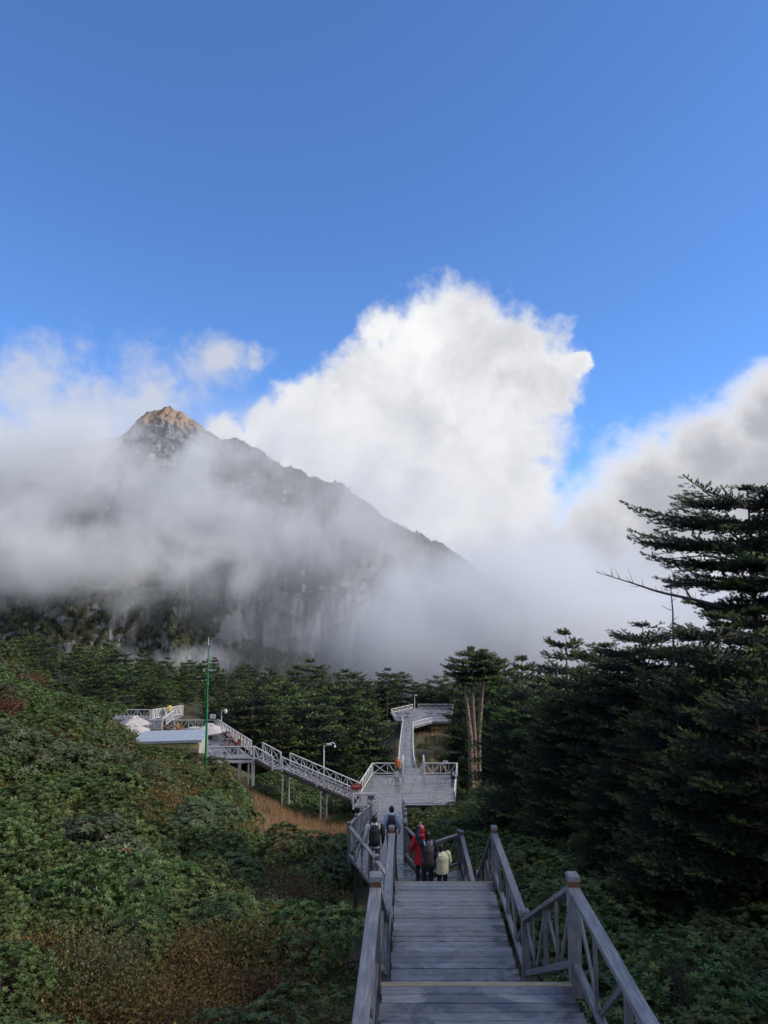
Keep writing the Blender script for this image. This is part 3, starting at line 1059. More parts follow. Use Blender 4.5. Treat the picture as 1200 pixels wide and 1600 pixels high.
railing('back railing of the far lookout platform', [(7.4, 155.8, ZL), (14.9, 155.8, ZL)], panel=1.6, **FR)
railing('right railing of the far lookout platform', [(14.9, 155.6, ZL), (12.95, 139.7, ZL)], panel=2.2, **FR)
railing('front railing of the far lookout platform', [(12.8, 139.55, ZL), (9.35, 139.5, ZL), (5.45, 134.4, ZL)], panel=1.8, **FR)

# ------------------------------------------------------------------ kiosk terrace and its stairs
ZK = float(at(397, 1187, 62).z)
A = Vector((-2.55, 59.6, Z4))                       # foot of the kiosk stairs at the deck's left side
B_ = at(397, 1187, 62.3)
B_.z = ZK
MID = at(441, 1203, 61.4)
sd = (B_ - A)
sd.z = 0
sdn = sd.normalized()
sn = Vector((sdn.y, -sdn.x, 0))                     # towards the back of the stairs
if sn.y < 0:
    sn = -sn
SW = 1.5


def side_flight(label, a, b, n, wd):
    root = empty('kiosk_stairs', a, label, None, None, 'structure')
    d = b - a
    for i in range(n):
        p = a + d * ((i + .5) / n)
        z = a.z + (b.z - a.z) * ((i + 1) / n) - 0.02
        q = Vector((p.x, p.y, z))
        beam('tread', q + sn * 0.02, q + sn * (wd - .02), d.length / n * 0.97, 0.05, 'deck_wood', root)
    for k in (0.0, wd):
        beam('stringer', a + sn * k - Vector((0, 0, .16)), b + sn * k - Vector((0, 0, .16)), 0.06, 0.26, 'dark_wood', root)
    return root


fA = A
r1 = side_flight('lower wooden stairs from the big deck up towards the kiosk', fA, MID, 20, SW)
ML = MID + sdn * 0.9
pl = empty('stair_landing', MID, 'small plank landing halfway up the kiosk stairs', None, None, 'structure')
for i in range(6):
    q = MID + sdn * (0.075 + 0.15 * i)
    beam('plank', q + sn * .02, q + sn * (SW - .02), 0.145, 0.05, 'deck_wood', pl)
r2 = side_flight('upper wooden stairs reaching the kiosk terrace', ML, B_, 6, SW)
for k, nm in ((0.0, 'front'), (SW, 'back')):
    s = sn * (k + (-.05 if k == 0 else .05))
    railing('pale %s railing of the lower kiosk stairs' % nm, [fA + s, fA + (MID - fA) * .5 + s, MID + s], h=1.05, panel=1.2, style='X', **PR)
    railing('pale %s railing of the kiosk stair landing and upper steps' % nm, [ML + s, B_ + s], h=1.05, panel=1.1, style='X', **PR)
for q in (MID + sn * .1, MID + sn * (SW - .1), fA + (MID - fA) * .45 + sn * .1, fA + (MID - fA) * .45 + sn * (SW - .1)):
    ob = beam('stair_post', (q.x, q.y, gz(q.x, q.y) - .3), (q.x, q.y, q.z - .2), 0.12, 0.12, 'pale_rail', r1)

TER = empty('kiosk_terrace', B_, 'grey plank terrace beside the kiosk on tall pale stilts', None, None, 'structure')
P1 = B_.copy()                                       # front right corner
P0 = at(334, 1187, 62.3)
P0.z = ZK
P2 = Vector((-17.2, 75.0, ZK))                       # back right
for i in range(80):
    t_ = i / 80
    y = P1.y + (P2.y - P1.y) * (t_ + .5 / 80)
    xr_ = P1.x + (P2.x - P1.x) * (t_ + .5 / 80)
    xl_ = np.interp(y, [62, 65, 65.1, 75], [P0.x - .6, P0.x - 1.2, -24.5, -26])
    beam('plank', (xl_, y, ZK - .03), (xr_, y, ZK - .03), 0.152, 0.05, 'deck_wood', TER)
beam('edge_beam', (P0.x - .6, 62.2, ZK - .2), (P1.x, 62.2, ZK - .2), 0.08, 0.22, 'pale_rail', TER)
for (x, y) in ((P1.x - .15, 62.3), (P1.x - .5, 62.5), (P1.x - 1.3, 62.4), (P1.x - .3, 63.8), (P1.x - 1.5, 63.9), (P1.x - 3, 62.6)):
    beam('stilt', (x, y, gz(x, y) - .4), (x, y, ZK - .1), 0.13, 0.13, 'pale_rail', TER)
beam('stilt_brace', (P1.x - 2.6, 62.2, ZK - .4), (P1.x - 1.0, 62.2, ZK - 2.6), 0.1, 0.1, 'pale_rail', TER)
railing('pale front railing of the kiosk terrace with V braces', [(P0.x - .6, 62.15, ZK), (P1.x - .05, 62.15, ZK)], h=1.05, panel=1.3, **PR)
railing('pale right railing of the kiosk terrace receding past the tables', [P1 + Vector((0, SW + .35, 0)) + sdn * .7, (P1 + P2) / 2 + Vector((.1, .1, 0)), P2], h=1.1, panel=1.0, **PR)
railing('pale back railing of the kiosk terrace behind the kiosk roof', [P2 + Vector((-.2, 0, 0)), (-24.5, 75.0, ZK)], h=1.05, panel=1.5, **PR)

# kiosk
KX0, KX1, KY0, KY1 = -20.5, -15.3, 60.2, 63.6
KF = ZK - 0.9
KE = float(at(290, 1160, KY0 - .4).z)
KT = KE + 0.32
K = empty('kiosk', ((KX0 + KX1) / 2, KY0, KF), 'low kiosk with a pale metal roof and yellow fascia beside the green pole', 'kiosk')


def boxm(name, lo, hi, mat, parent, bev=0.01):
    lo, hi = Vector(lo), Vector(hi)
    c = (lo + hi) / 2
    return beam(name, (c.x, lo.y, c.z), (c.x, hi.y, c.z), hi.x - lo.x, hi.z - lo.z, mat, parent, bev=bev)


boxm('wall', (KX0 + .1, KY0 + .25, KF - 1), (KX1 - .1, KY1 - .1, KE - .05), 'kiosk_wall', K)
boxm('counter', (KX0 + .5, KY0 + .12, KF), (KX1 - .6, KY0 + .24, KF + 1.0), 'teal_cloth', K)
boxm('opening', (KX0 + .6, KY0 + .2, KF + 1.05), (KX1 - 1.6, KY0 + .245, KE - .55), 'dark_metal', K)
for i in range(5):
    x0 = KX0 + .5 + i * 0.98
    boxm('fascia_panel', (x0 - .05, KY0 - .36, KE - .50), (x0 + .88, KY0 - .30, KE - .12), 'yellow_fascia', K)
nsh = 8
for i in range(nsh):
    xa = KX0 - .3 + (KX1 - KX0 + .6) * i / nsh
    xb = KX0 - .3 + (KX1 - KX0 + .6) * (i + 1) / nsh
    tl = lambda x: 0.028 * (x - KX0)
    beam('roof_sheet', ((xa + xb) / 2, KY0 - .45, KE + .02 + tl(xa)), ((xa + xb) / 2, KY1 - .6, KT + tl(xa)), xb - xa - .015, 0.05, 'metal_roof', K)
# a drop board along the eave
beam('eave_board', (KX0 - .3, KY0 - .47, KE - .05), (KX1 + .3, KY0 - .47, KE + .12), 0.03, 0.22, 'metal_roof', K)


def umbrella(label, x, y, zf, h, r, seed):
    root = empty('parasol', (x, y, zf), label, 'parasol', None)
    beam('pole', (x, y, zf), (x, y, zf + h), 0.05, 0.05, 'grey_paint', root, up=Vector((0, 1, 0)))
    # square two-tier canopy with sagging edges
    for nm, z0, z1, k0, k1 in (('canopy', h - .75, h - .12, 1.0, .22), ('vent_canopy', h - .14, h + .04, .30, .02)):
        V, F = [], []
        N = 32
        for (z, k) in ((z0, k0), ((z0 + z1) / 2 + .02, (k0 + k1) / 2), (z1, k1)):
            for i in range(N):
                a = i * 2 * math.pi / N + math.pi / 4 + seed
                e = 1 / max(abs(math.cos(a - seed)), abs(math.sin(a - seed))) ** .6
                sag = -0.06 * math.cos(4 * (a - seed)) * (1 if k == k0 else .3)
                V.append((math.cos(a) * r * k * e, math.sin(a) * r * k * e, z + sag))
        for l in range(2):
            F += [(l * N + i, l * N + (i + 1) % N, (l + 1) * N + (i + 1) % N, (l + 1) * N + i) for i in range(N)]
        F.append(tuple(range(2 * N, 3 * N)))
        child(nm, mesh_py('canopy', V, F, 'canvas', True), root, Matrix.Translation((x, y, zf)))
    boxm('base', (x - .3, y - .3, zf), (x + .3, y + .3, zf + .08), 'dark_metal', root)
    return root


for lab, px, py, Y, r, sd_ in (('beige parasol above the red chairs, nearer of the left pair', 209, 1134, 66.5, 1.45, .2), ('beige parasol behind another at the left end of the kiosk terrace', 211, 1121, 70.0, 1.4, .5),
                               ('beige parasol behind the right end of the kiosk roof', 327, 1133, 71.5, 1.55, .1)):
    c = at(px, py, Y)
    umbrella(lab, c.x, Y, ZK, c.z - ZK + .15, r, sd_)

# upper stairs and upper terrace behind the kiosk
US = empty('upper_stairs', (-24.2, 76, ZK), 'grey steps rising behind the kiosk to the upper terrace', None, None, 'structure')
ZU = float(at(270, 1119, 82).z)
for i in range(9):
    q = i / 9
    beam('tread', (-25.6, 76.2 + q * 3.2, ZK + (ZU - ZK) * (i + 1) / 9), (-23.4, 76.2 + q * 3.2, ZK + (ZU - ZK) * (i + 1) / 9), 0.36, 0.08, 'deck_wood', US)
    boxm('riser', (-25.6, 76.05 + q * 3.2, ZK + (ZU - ZK) * i / 9 - .05), (-23.4, 76.10 + q * 3.2, ZK + (ZU - ZK) * (i + 1) / 9 - .05), 'rail_wood', US)
UT = empty('upper_terrace', (-28, 80, ZU), 'upper plank terrace behind the parasols', None, None, 'structure')
for i in range(16):
    beam('plank', (-33.0, 79.5 + i * .2, ZU - .03), (-22.9, 79.5 + i * .2, ZU - .03), 0.19, 0.05, 'deck_wood', UT)
for x in (-32.5, -29, -26, -23.2):
    beam('support_post', (x, 80, gz(x, 80) - .5), (x, 80, ZU - .1), .14, .14, 'pale_rail', UT)
railing('pale front railing of the upper terrace with V braces', [(-32.8, 79.5, ZU), (-25.7, 79.5, ZU)], h=1.1, panel=1.4, **PR)
railing('slatted right railing of the upper terrace above the steps', [(-25.5, 79.6, ZU), (-23.0, 82.5, ZU)], h=1.1, panel=.5, **PR)
railing('sloping railing beside the grey steps behind the kiosk', [(-23.3, 76.1, ZK), (-23.1, 79.3, ZU)], h=1.05, panel=.8, **PR)


def tub_chair(label, x, y, z, a, s=1.0, mat='wicker'):
    root = empty('tub_chair', (x, y, z), label, 'chair')
    N = 20
    V, F = [], []
    for (zz_, rr) in ((0.05, .26), (.42, .34)):
        for i in range(N):
            V.append((rr * s * math.cos(i * 2 * math.pi / N), rr * s * math.sin(i * 2 * math.pi / N), zz_ * s))
    F = [(i, (i + 1) % N, N + (i + 1) % N, N + i) for i in range(N)] + [tuple(range(N, 2 * N))]
    M = Matrix.Translation((x, y, z)) @ Matrix.Rotation(a, 4, 'Z')
    child('seat', mesh_py('seat', V, F, mat, False), root, M)
    V, F = [], []
    m_ = 13
    for (zz_, rr, k) in ((.42, .35, 0), (.85, .40, 1), (.85, .36, 1), (.42, .31, 0)):
        for i in range(m_):
            th = math.pi * (0.05 + .9 * i / (m_ - 1))
            top = zz_ - (.22 * abs(math.cos(th)) if k else 0)
            V.append((rr * s * math.cos(th), rr * s * math.sin(th), top * s))
    for l in range(3):
        F += [(l * m_ + i, l * m_ + i + 1, (l + 1) * m_ + i + 1, (l + 1) * m_ + i) for i in range(m_ - 1)]
    child('backrest', mesh_py('back', V, F, mat, False), root, M)
    return root


def table(label, x, y, z, r, mat='wicker', top='brown_wood', h=.74):
    root = empty('cafe_table', (x, y, z), label, 'table')
    N = 20
    V = [(r * math.cos(i * 2 * math.pi / N), r * math.sin(i * 2 * math.pi / N), h + zz_) for zz_ in (-.04, 0) for i in range(N)]
    F = [(i, (i + 1) % N, N + (i + 1) % N, N + i) for i in range(N)] + [tuple(range(N, 2 * N)), tuple(reversed(range(N)))]
    child('table_top', mesh_py('top', V, F, top), root, Matrix.Translation((x, y, z)))
    beam('leg', (x, y, z), (x, y, z + h - .04), .08, .08, 'dark_metal', root, up=Vector((0, 1, 0)))
    boxm('foot', (x - .22, y - .22, z), (x + .22, y + .22, z + .04), 'dark_metal', root)
    return root


c = at(270, 1135, 74.0)
tub_chair('left brown wicker chair behind the kiosk roof', c.x - .55, 73.8, ZK, 1.9)
tub_chair('brown wicker chair with pale cushion behind the kiosk roof', c.x + .75, 74.0, ZK, .9, 1.05)
table('small brown table between the wicker chairs behind the kiosk', c.x + .1, 73.4, ZK, .45)
table('pale round table left of the wicker chairs', -25.6, 71.0, ZK, .75, top='canvas')
table('pale round table beside the right parasol', at(302, 1140, 72).x, 72.6, ZK, .6, top='canvas')
for i, (px, Y) in enumerate(((352, 64.5), (358, 67), (352, 70))):
    c = at(px, 1180, Y)
    nm = ['nearest dark terrace table by the kiosk wall', 'middle dark terrace table by the kiosk wall', 'farthest dark terrace table by the kiosk wall'][i]
    table(nm, c.x, Y, ZK, .45)
    tub_chair('dark chair beside the ' + ['nearest', 'middle', 'farthest'][i] + ' terrace table', c.x + .75, Y + .2, ZK, -1.2, .95, ['cloth_grey', 'red_paint', 'cloth_pink'][i])

# ------------------------------------------------------------------ poles, lamps, signs and boxes


def tube_mesh(path, radii, mat, sides=10):
    V, F = tube_np(path, radii, sides)
    return mesh_np('tube', V, F, mat, smooth=True)


px_, Yp = 324.5, 57.5
b0, b1 = at(322, 1172, Yp), at(326, 996, Yp)
gp = empty('green_pole', (b0.x, Yp, gz(b0.x, Yp)), 'tall slim green pole rising from the shrubs in front of the kiosk', 'pole')
H = b1.z - b0.z
segs = [(0, .10), (.30, .08), (.36, .085), (.55, .06), (.60, .065), (.78, .045), (.82, .048), (.93, .03)]
gzp = gz(b0.x, Yp) - .3
pts = [(b0.x, Yp, gzp)] + [(b0.x + (b1.x - b0.x) * q, Yp, b0.z + H * q) for q, r in segs]
child('shaft', tube_mesh(pts, [.11] + [r for q, r in segs], 'green_paint'), gp)
for q in (.34, .58, .80):
    zq = b0.z + H * q
    xq = b0.x + (b1.x - b0.x) * q
    child('collar', tube_mesh([(xq, Yp, zq - .09), (xq, Yp, zq - .05), (xq, Yp, zq + .05), (xq, Yp, zq + .09)], [.07, .12, .12, .07], 'green_paint'), gp)
child('tip', tube_mesh([(b1.x, Yp, b0.z + H * .93), (b1.x, Yp, b1.z - .06), (b1.x, Yp, b1.z)], [.03, .022, .012], 'white_paint'), gp)


def lamp_pole(label, px, py0, py1, Y, style):
    a, b = at(px, py0, Y), at(px, py1, Y)
    root = empty('lamp_post', (a.x, Y, gz(a.x, Y)), label, 'lamp post')
    child('mast', tube_mesh([(a.x, Y, gz(a.x, Y) - .3), (a.x, Y, b.z)], [.075, .06], 'white_paint'), root)
    h = b.z
    if style == 'arm':
        P = [(a.x, Y, h - .15), (a.x + .35, Y, h), (a.x + .65, Y, h + .2), (a.x + .88, Y, h + .24), (a.x + 1.03, Y, h + .1), (a.x + 1.05, Y, h - .08)]
        child('arm', tube_mesh(P, [.035] * 6, 'white_paint'), root)
        child('lamp_head', tube_mesh([(a.x + 1.05, Y, h - .04), (a.x + 1.05, Y, h - .12), (a.x + 1.05, Y, h - .2)], [.04, .10, .11], 'white_paint'), root)
        boxm('camera', (a.x + .25, Y - .09, h - .02), (a.x + .75, Y + .09, h + .14), 'white_paint', root)
    else:
        boxm('camera', (a.x + .1, Y - .1, h - .25), (a.x + .55, Y + .1, h - .05), 'white_paint', root)
        boxm('bracket', (a.x - .05, Y - .05, h - .12), (a.x + .15, Y + .05, h - .06), 'white_paint', root)
    return root


lamp_pole('white lamp post with curved arm left of the big deck', 506, 1183, 1164, 70.0, 'arm')
lamp_pole('slim pale pole on the far lookout platform', 648, 1106, 1085, 153.0, 'x')
# camera on the terrace railing
c = at(346, 1126, 74.8)
cc = empty('security_camera', (c.x, 74.8, ZK + 1.1), 'white security camera above the corner of the terrace railing', 'camera')
child('bracket', tube_mesh([(c.x, 74.8, ZK + 1.0), (c.x, 74.8, ZK + 2.0), (c.x + .3, 74.8, ZK + 2.1)], [.05] * 3, 'white_paint'), cc)
child('dome', tube_mesh([(c.x + .42, 74.8, ZK + 2.2), (c.x + .42, 74.8, ZK + 2.05), (c.x + .42, 74.8, ZK + 1.85), (c.x + .42, 74.8, ZK + 1.75)], [.09, .15, .15, .06], 'white_paint'), cc)
boxm('junction_box', (c.x - 1.2, 74.75, ZK + 1.25), (c.x - .6, 74.9, ZK + 1.65), 'grey_paint', cc)

# red notice at the foot of the kiosk stairs
c = at(557, 1231, 59.3)
rs = empty('notice_board', (c.x, 59.3, Z4), 'red oval notice board at the foot of the kiosk stairs', 'sign')
for s in (-.3, .3):
    beam('leg', (c.x + s, 59.3, Z4), (c.x + s, 59.3, c.z + .1), .06, .06, 'brown_wood', rs, up=Vector((0, 1, 0)))


def oval(rx, rz, y0, y1, mat, cx, cz):
    N = 28
    V = []
    for y in (y0, y1):
        for i in range(N):
            a = i * 2 * math.pi / N
            ca, sa = math.cos(a), math.sin(a)
            V.append((cx + rx * math.copysign(abs(ca) ** .6, ca), y, cz + rz * math.copysign(abs(sa) ** .6, sa)))
    F = [tuple(range(N)), tuple(reversed(range(N, 2 * N)))] + [((i + 1) % N, i, N + i, N + (i + 1) % N) for i in range(N)]
    return mesh_py('oval', V, F, mat)


child('board', oval(.46, .24, 59.22, 59.28, 'red_paint', c.x, c.z + .1), rs)
child('pale_panel', oval(.30, .10, 59.205, 59.218, 'cloth_pink', c.x, c.z + .16), rs)

# bins, boxes and the small sign
c = at(620, 1208, 67.0)
bn = empty('litter_bin', (c.x, 67.0, Z4), 'pale grey litter bin on the big deck below the orange jacket', 'bin')
boxm('body', (c.x - .19, 66.8, Z4 + .04), (c.x + .19, 67.2, Z4 + .62), 'grey_paint', bn)
boxm('lid', (c.x - .21, 66.78, Z4 + .62), (c.x + .21, 67.22, Z4 + .68), 'dark_metal', bn)
boxm('base', (c.x - .17, 66.82, Z4), (c.x + .17, 67.18, Z4 + .04), 'dark_metal', bn)
c = at(708, 1215, 66.4)
sp_ = empty('loudspeaker_box', (c.x, 66.4, Z4), 'small white-fronted black box in the right corner of the big deck', 'box')
boxm('cabinet', (c.x - .2, 66.25, Z4), (c.x + .2, 66.6, Z4 + .75), 'dark_metal', sp_)
boxm('front_panel', (c.x - .1, 66.235, Z4 + .35), (c.x + .12, 66.249, Z4 + .68), 'white_paint', sp_)
c = at(696, 1191, 69.5)
sg = empty('small_sign', (c.x, 69.5, gz(c.x, 69.5)), 'small grey sign behind the right back railing of the big deck', 'sign')
beam('leg', (c.x, 69.5, gz(c.x, 69.5) - .2), (c.x, 69.5, c.z - .1), .06, .06, 'grey_paint', sg, up=Vector((0, 1, 0)))
boxm('plate', (c.x - .24, 69.44, c.z - .13), (c.x + .24, 69.48, c.z + .16), 'grey_paint', sg)
boxm('emblem', (c.x - .07, 69.425, c.z - .04), (c.x + .07, 69.437, c.z + .07), 'dark_metal', sg)
c = at(579, 1258, 57.6)
gl = empty('lattice_box', (c.x, 57.95, Z4), 'dark box with pale lattice front behind the short deck railing', 'box')
boxm('cabinet', (c.x - .3, 57.95, Z4), (c.x + .3, 58.3, Z4 + .8), 'dark_metal', gl)
for k in range(4):
    boxm('slat', (c.x - .26 + k * .15, 57.925, Z4 + .05), (c.x - .19 + k * .15, 57.948, Z4 + .5), 'white_paint', gl)
for i, (px, py, lab) in enumerate(((637, 1117, 'left'), (672, 1117, 'middle'), (687, 1117, 'right'), (622, 1116, 'leftmost'))):
    Y = 144.5
    c = at(px, py, Y)
    table('%s black round table on the far lookout platform' % lab, c.x, Y, ZL, .55, top='dark_metal')

# ================================================================== vegetation
# needle brush: thin needles standing out all round a twig (unit length along +Y)


def brush_template(n, rad, width, fwd=0.25, seed=0, core=True):
    rng = np.random.default_rng(seed)
    V, F = [], []
    for k in range(n):
        a = 2.399 * k + rng.uniform(-.3, .3)
        y = (k + .5) / n * 0.9
        d = np.array([math.cos(a), 0, math.sin(a)])
        q = np.array([-math.sin(a), 0, math.cos(a)])
        r = rad * rng.uniform(.8, 1.15) * (1.0 if y < .7 else .8)
        b = len(V)
        V += [np.array([0, y, 0]) + q * width + np.array([0, .0, 0]), np.array([0, y + .05, 0]) - q * width, d * r + np.array([0, y + fwd, 0])]
        F.append((b, b + 1, b + 2))
    return np.array(V), np.array(F)


BR_NEAR = brush_template(16, 0.30, 0.085, 0.22, 1)
BR_MID = brush_template(9, 0.30, 0.13, 0.22, 2)
BR_FAR = brush_template(6, 0.30, 0.18, 0.22, 3)


def fir_meshes(seed, H, R, nb, step, blen, tmpl, bare=0.05, power=0.75, flat=0.0, sway=0.0, bot=0.55, droop=0.12, tiers=None, lean=(0, 0), trunk_r=None, bark='bark', sparse=1.0, tubes=True, gap=1.0, fexp=5):
    """returns (trunk mesh, foliage mesh) of a layered fir standing at the origin"""
    rng = np.random.default_rng(seed)
    tr = trunk_r or H * 0.018
    zs = np.linspace(-.4, H, 9)
    tx = lean[0] * (zs / H) ** 1.5 + sway * np.sin(zs * 1.1 + seed) * (zs / H)
    ty = lean[1] * (zs / H) ** 1.5
    rad = tr * np.clip(1 - zs / H, 0.04, 1) ** 0.8
    rad[0] *= 1.35
    parts = [tube_np(np.stack([tx, ty, zs], 1), rad, 8)]
    tiers = tiers or int(H * 1.15)
    P, D, S, VAR = [], [], [], []
    for i in range(nb):
        u = (i + rng.uniform(0, 1)) / nb
        t = bare + (1 - bare) * u
        k = round((t - bare) / (1 - bare) * tiers)
        t = bare + (1 - bare) * np.clip(k / tiers + rng.normal(0, .10) / tiers, 0, 1)
        z = t * H
        uu = (t - bare) / (1 - bare)
        prof = (1 - uu) ** power * (bot + (1 - bot) * min(1, uu * 3.0))
        if flat:
            prof = prof * (1 - flat) + flat * (1 - uu ** fexp) * (0.55 + .45 * min(1, uu * 2))
        # tiers differ in length
        L = R * prof * rng.uniform(.62, 1.12) + 0.10 * R * (1 - uu) + .12
        az = rng.uniform(0, 2 * np.pi)
        dh = np.array([math.cos(az), math.sin(az), 0])
        sd_ = np.array([-dh[1], dh[0], 0])
        rise = (0.08 + 0.16 * uu ** 3) + rng.normal(0, .045)
        cx, cyy = np.interp(z, zs, tx), np.interp(z, zs, ty)

        def pt(s):
            return np.array([cx, cyy, z]) + dh * L * s + np.array([0, 0, L * (rise * s - droop * (1 - uu) * 2 * s * s + .10 * s ** 4)])
        if tubes:
            ss = np.linspace(0, .96, 4)
            parts.append(tube_np(np.array([pt(s) for s in ss]), np.interp(ss, [0, 1], [max(.012, L * .014), .005]), 3))
        s0 = 0.22 if L > .8 else 0.05
        n = max(2, int(L * (1 - s0) / step))
        for a in range(n + 1):
            s = s0 + (1 - s0) * a / n
            p = pt(s)
            tang = pt(min(1, s + .05)) - pt(s - .05)
            tang /= np.linalg.norm(tang)
            P.append(p)
            D.append(tang + np.array([0, 0, .12]))
            S.append(blen * rng.uniform(.8, 1.1))
            VAR.append(.12 + .75 * s ** 3)  # tips brighter, inner needles darker: top light painted in with new growth
            lt = min(L * .42, 0.20 + L * (1 - s) * .62) * rng.uniform(.7, 1.1)
            m_ = max(1, int(lt / step / gap))
            for sgn in (-1, 1):
                if rng.random() > sparse:
                    continue
                dirn = dh * .75 + sd_ * sgn * .85 + np.array([0, 0, rng.normal(.02, .08)])
                dirn /= np.linalg.norm(dirn)
                for b_ in range(1, m_ + 1):
                    f = b_ / m_
                    P.append(p + dirn * lt * (f - .3 / m_) + np.array([0, 0, -.06 * lt * f * f]) + rng.normal(0, .03, 3) * blen * 2)
                    D.append(dirn + rng.normal(0, .28, 3) + np.array([0, 0, .34]))
                    S.append(blen * rng.uniform(.75, 1.15))
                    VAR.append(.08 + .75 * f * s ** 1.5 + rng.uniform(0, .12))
    P, D, S = np.array(P), np.array(D), np.array(S)
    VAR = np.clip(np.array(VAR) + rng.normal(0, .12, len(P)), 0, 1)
    M = axes_from(D, np.array([0, 0, 1.0]), rng, .6) * S[:, None, None]
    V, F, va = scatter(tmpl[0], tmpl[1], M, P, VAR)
    bm_ = None
    if len(parts) > 1:
        bv, bf = join_np(parts[1:])
        bm_ = mesh_np('fir_boughs', bv, bf, bark, smooth=True)
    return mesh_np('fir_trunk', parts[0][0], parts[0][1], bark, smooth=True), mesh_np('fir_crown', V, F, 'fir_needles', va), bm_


FIR_NEAR = [fir_meshes(11, 13, 4.8, 260, .20, .25, BR_NEAR, bare=.05, power=.42, bot=.8),
            fir_meshes(12, 11, 4.4, 235, .20, .25, BR_NEAR, bare=.04, power=.42, bot=.85),
            fir_meshes(13, 9, 4.1, 205, .20, .25, BR_NEAR, bare=.03, power=.38, bot=.9)]
FIR_MID = [fir_meshes(21, 9, 3.4, 130, .28, .38, BR_MID, bare=.05, power=.55, bot=.75, tiers=11),
           fir_meshes(22, 8, 3.6, 120, .28, .38, BR_MID, bare=.08, power=.42, bot=.8, tiers=9),
           fir_meshes(23, 10, 3.2, 135, .28, .38, BR_MID, bare=.10, power=.65, bot=.7, tiers=12),
           fir_meshes(24, 6, 2.5, 90, .26, .34, BR_MID, bare=.03, power=.6, bot=.8, tiers=9)]
FIR_FAR = [fir_meshes(31, 9, 3.1, 95, .42, .52, BR_FAR, bare=.06, power=.55, tubes=False, tiers=9),
           fir_meshes(32, 8, 3.4, 90, .42, .52, BR_FAR, bare=.05, power=.42, tubes=False, tiers=8),
           fir_meshes(33, 10, 2.9, 100, .42, .52, BR_FAR, bare=.12, power=.65, tubes=False, tiers=10)]
FLAT_FAR = [fir_meshes(41, 10, 3.0, 48, .36, .46, BR_MID, bare=.62, flat=.8, power=.9, tiers=4, trunk_r=.14, bot=.6, droop=.08),
            fir_meshes(42, 9, 2.3, 40, .36, .46, BR_MID, bare=.66, flat=.7, power=.9, tiers=3, trunk_r=.12, bot=.6, droop=.08)]


def plant(name, label, cat, group, meshes, x, y, s, rz, z=None, names=('trunk', 'crown', 'boughs'), sxy=1.0, tilt=(0, 0), sink=0.0):
    z = gz(x, y) - sink if z is None else z
    root = empty(name, (x, y, z), label, cat, group)
    root.rotation_euler = (tilt[0], tilt[1], rz)
    root.scale = (s * sxy, s * sxy, s)
    for nm, me in zip(names, meshes):
        if me is None:
            continue
        ob = bpy.data.objects.new(nm, me)
        col.objects.link(ob)
        ob.parent = root
        if nm != 'trunk':
            ob['kind'] = 'stuff'
    return root


def fir_at(label, meshes, Hm, px, py_top, Y, rz, sxy=1.0, group=None, tilt=(0, 0)):
    """stand a fir so its top reaches the height seen in the photograph at distance Y"""
    top = at(px, py_top, Y)
    zb = gz(top.x, Y) - .1
    s = (top.z - zb) / Hm
    return plant('fir_tree', label, 'tree', group, meshes, top.x, Y, s, rz, zb, sxy=sxy, tilt=tilt)


# the dark firs on the right
big = fir_meshes(51, 16, 5.0, 150, .20, .27, BR_NEAR, bare=.62, power=.40, bot=.35, tiers=7, trunk_r=.30, gap=1.1, flat=.8, sparse=.85, droop=.06, fexp=8)
fir_at('tallest dark fir at the right edge with an open layered crown', big, 16, 1168, 764, 24.5, .4, 1.0)
near_list = [(1004, 978, 30, 0, 1.15, 'broad dark fir with a rounded top left of the tallest fir'),
             (945, 1010, 36, 1, 1.1, 'dark fir filling the gap left of the broad rounded fir'),
             (1120, 965, 21, 1, 1.05, 'dark fir standing close under the tallest fir'),
             (1215, 940, 29, 2, 1.2, 'dark fir cut by the right edge behind the tallest fir'),
             (1075, 1000, 32, 2, 1.2, 'dark fir between the broad rounded fir and the tallest fir'),
             (842, 1072, 42, 2, 1.25, 'layered fir with bright branch tips right of the big deck'),
             (905, 1050, 33, 1, 1.15, 'dark fir just right of the bright-tipped fir'),
             (1180, 1070, 17, 2, 1.1, 'near dark fir with a sunlit yellow-green bough at the right edge'),
             (985, 1150, 24, 0, 1.25, 'low dark fir in front of the right-hand firs'),
             (1080, 1190, 19, 2, 1.3, 'low black-green fir above the near right shrubs'),
             (880, 1160, 36, 0, 1.3, 'low fir at the foot of the bright-tipped fir'),
             (1260, 1000, 20, 1, 1.2, 'dark fir just beyond the right edge')]
for i, (px, py, Y, k, sx_, lab) in enumerate(near_list):
    fir_at(lab, FIR_NEAR[k], (13, 11, 9)[k], px, py, Y, 1.3 * i, sx_)

# unseen firs added right of the camera to shade the foreground
for i, (x, y, k, hh) in enumerate(((12.5, 8.5, 1, 10), (15.5, 13.0, 0, 12), (17.0, 4.0, 0, 12))):
    plant('fir_tree', 'unseen dark fir added right of the camera to shade the foreground', 'tree', 'added shade firs right of the camera', FIR_NEAR[k], x, y, hh / (13, 11, 9)[k], 1.1 * i, sink=.1)

# bare boughs of the tallest fir, reaching left
top = at(1168, 752, 24.5)


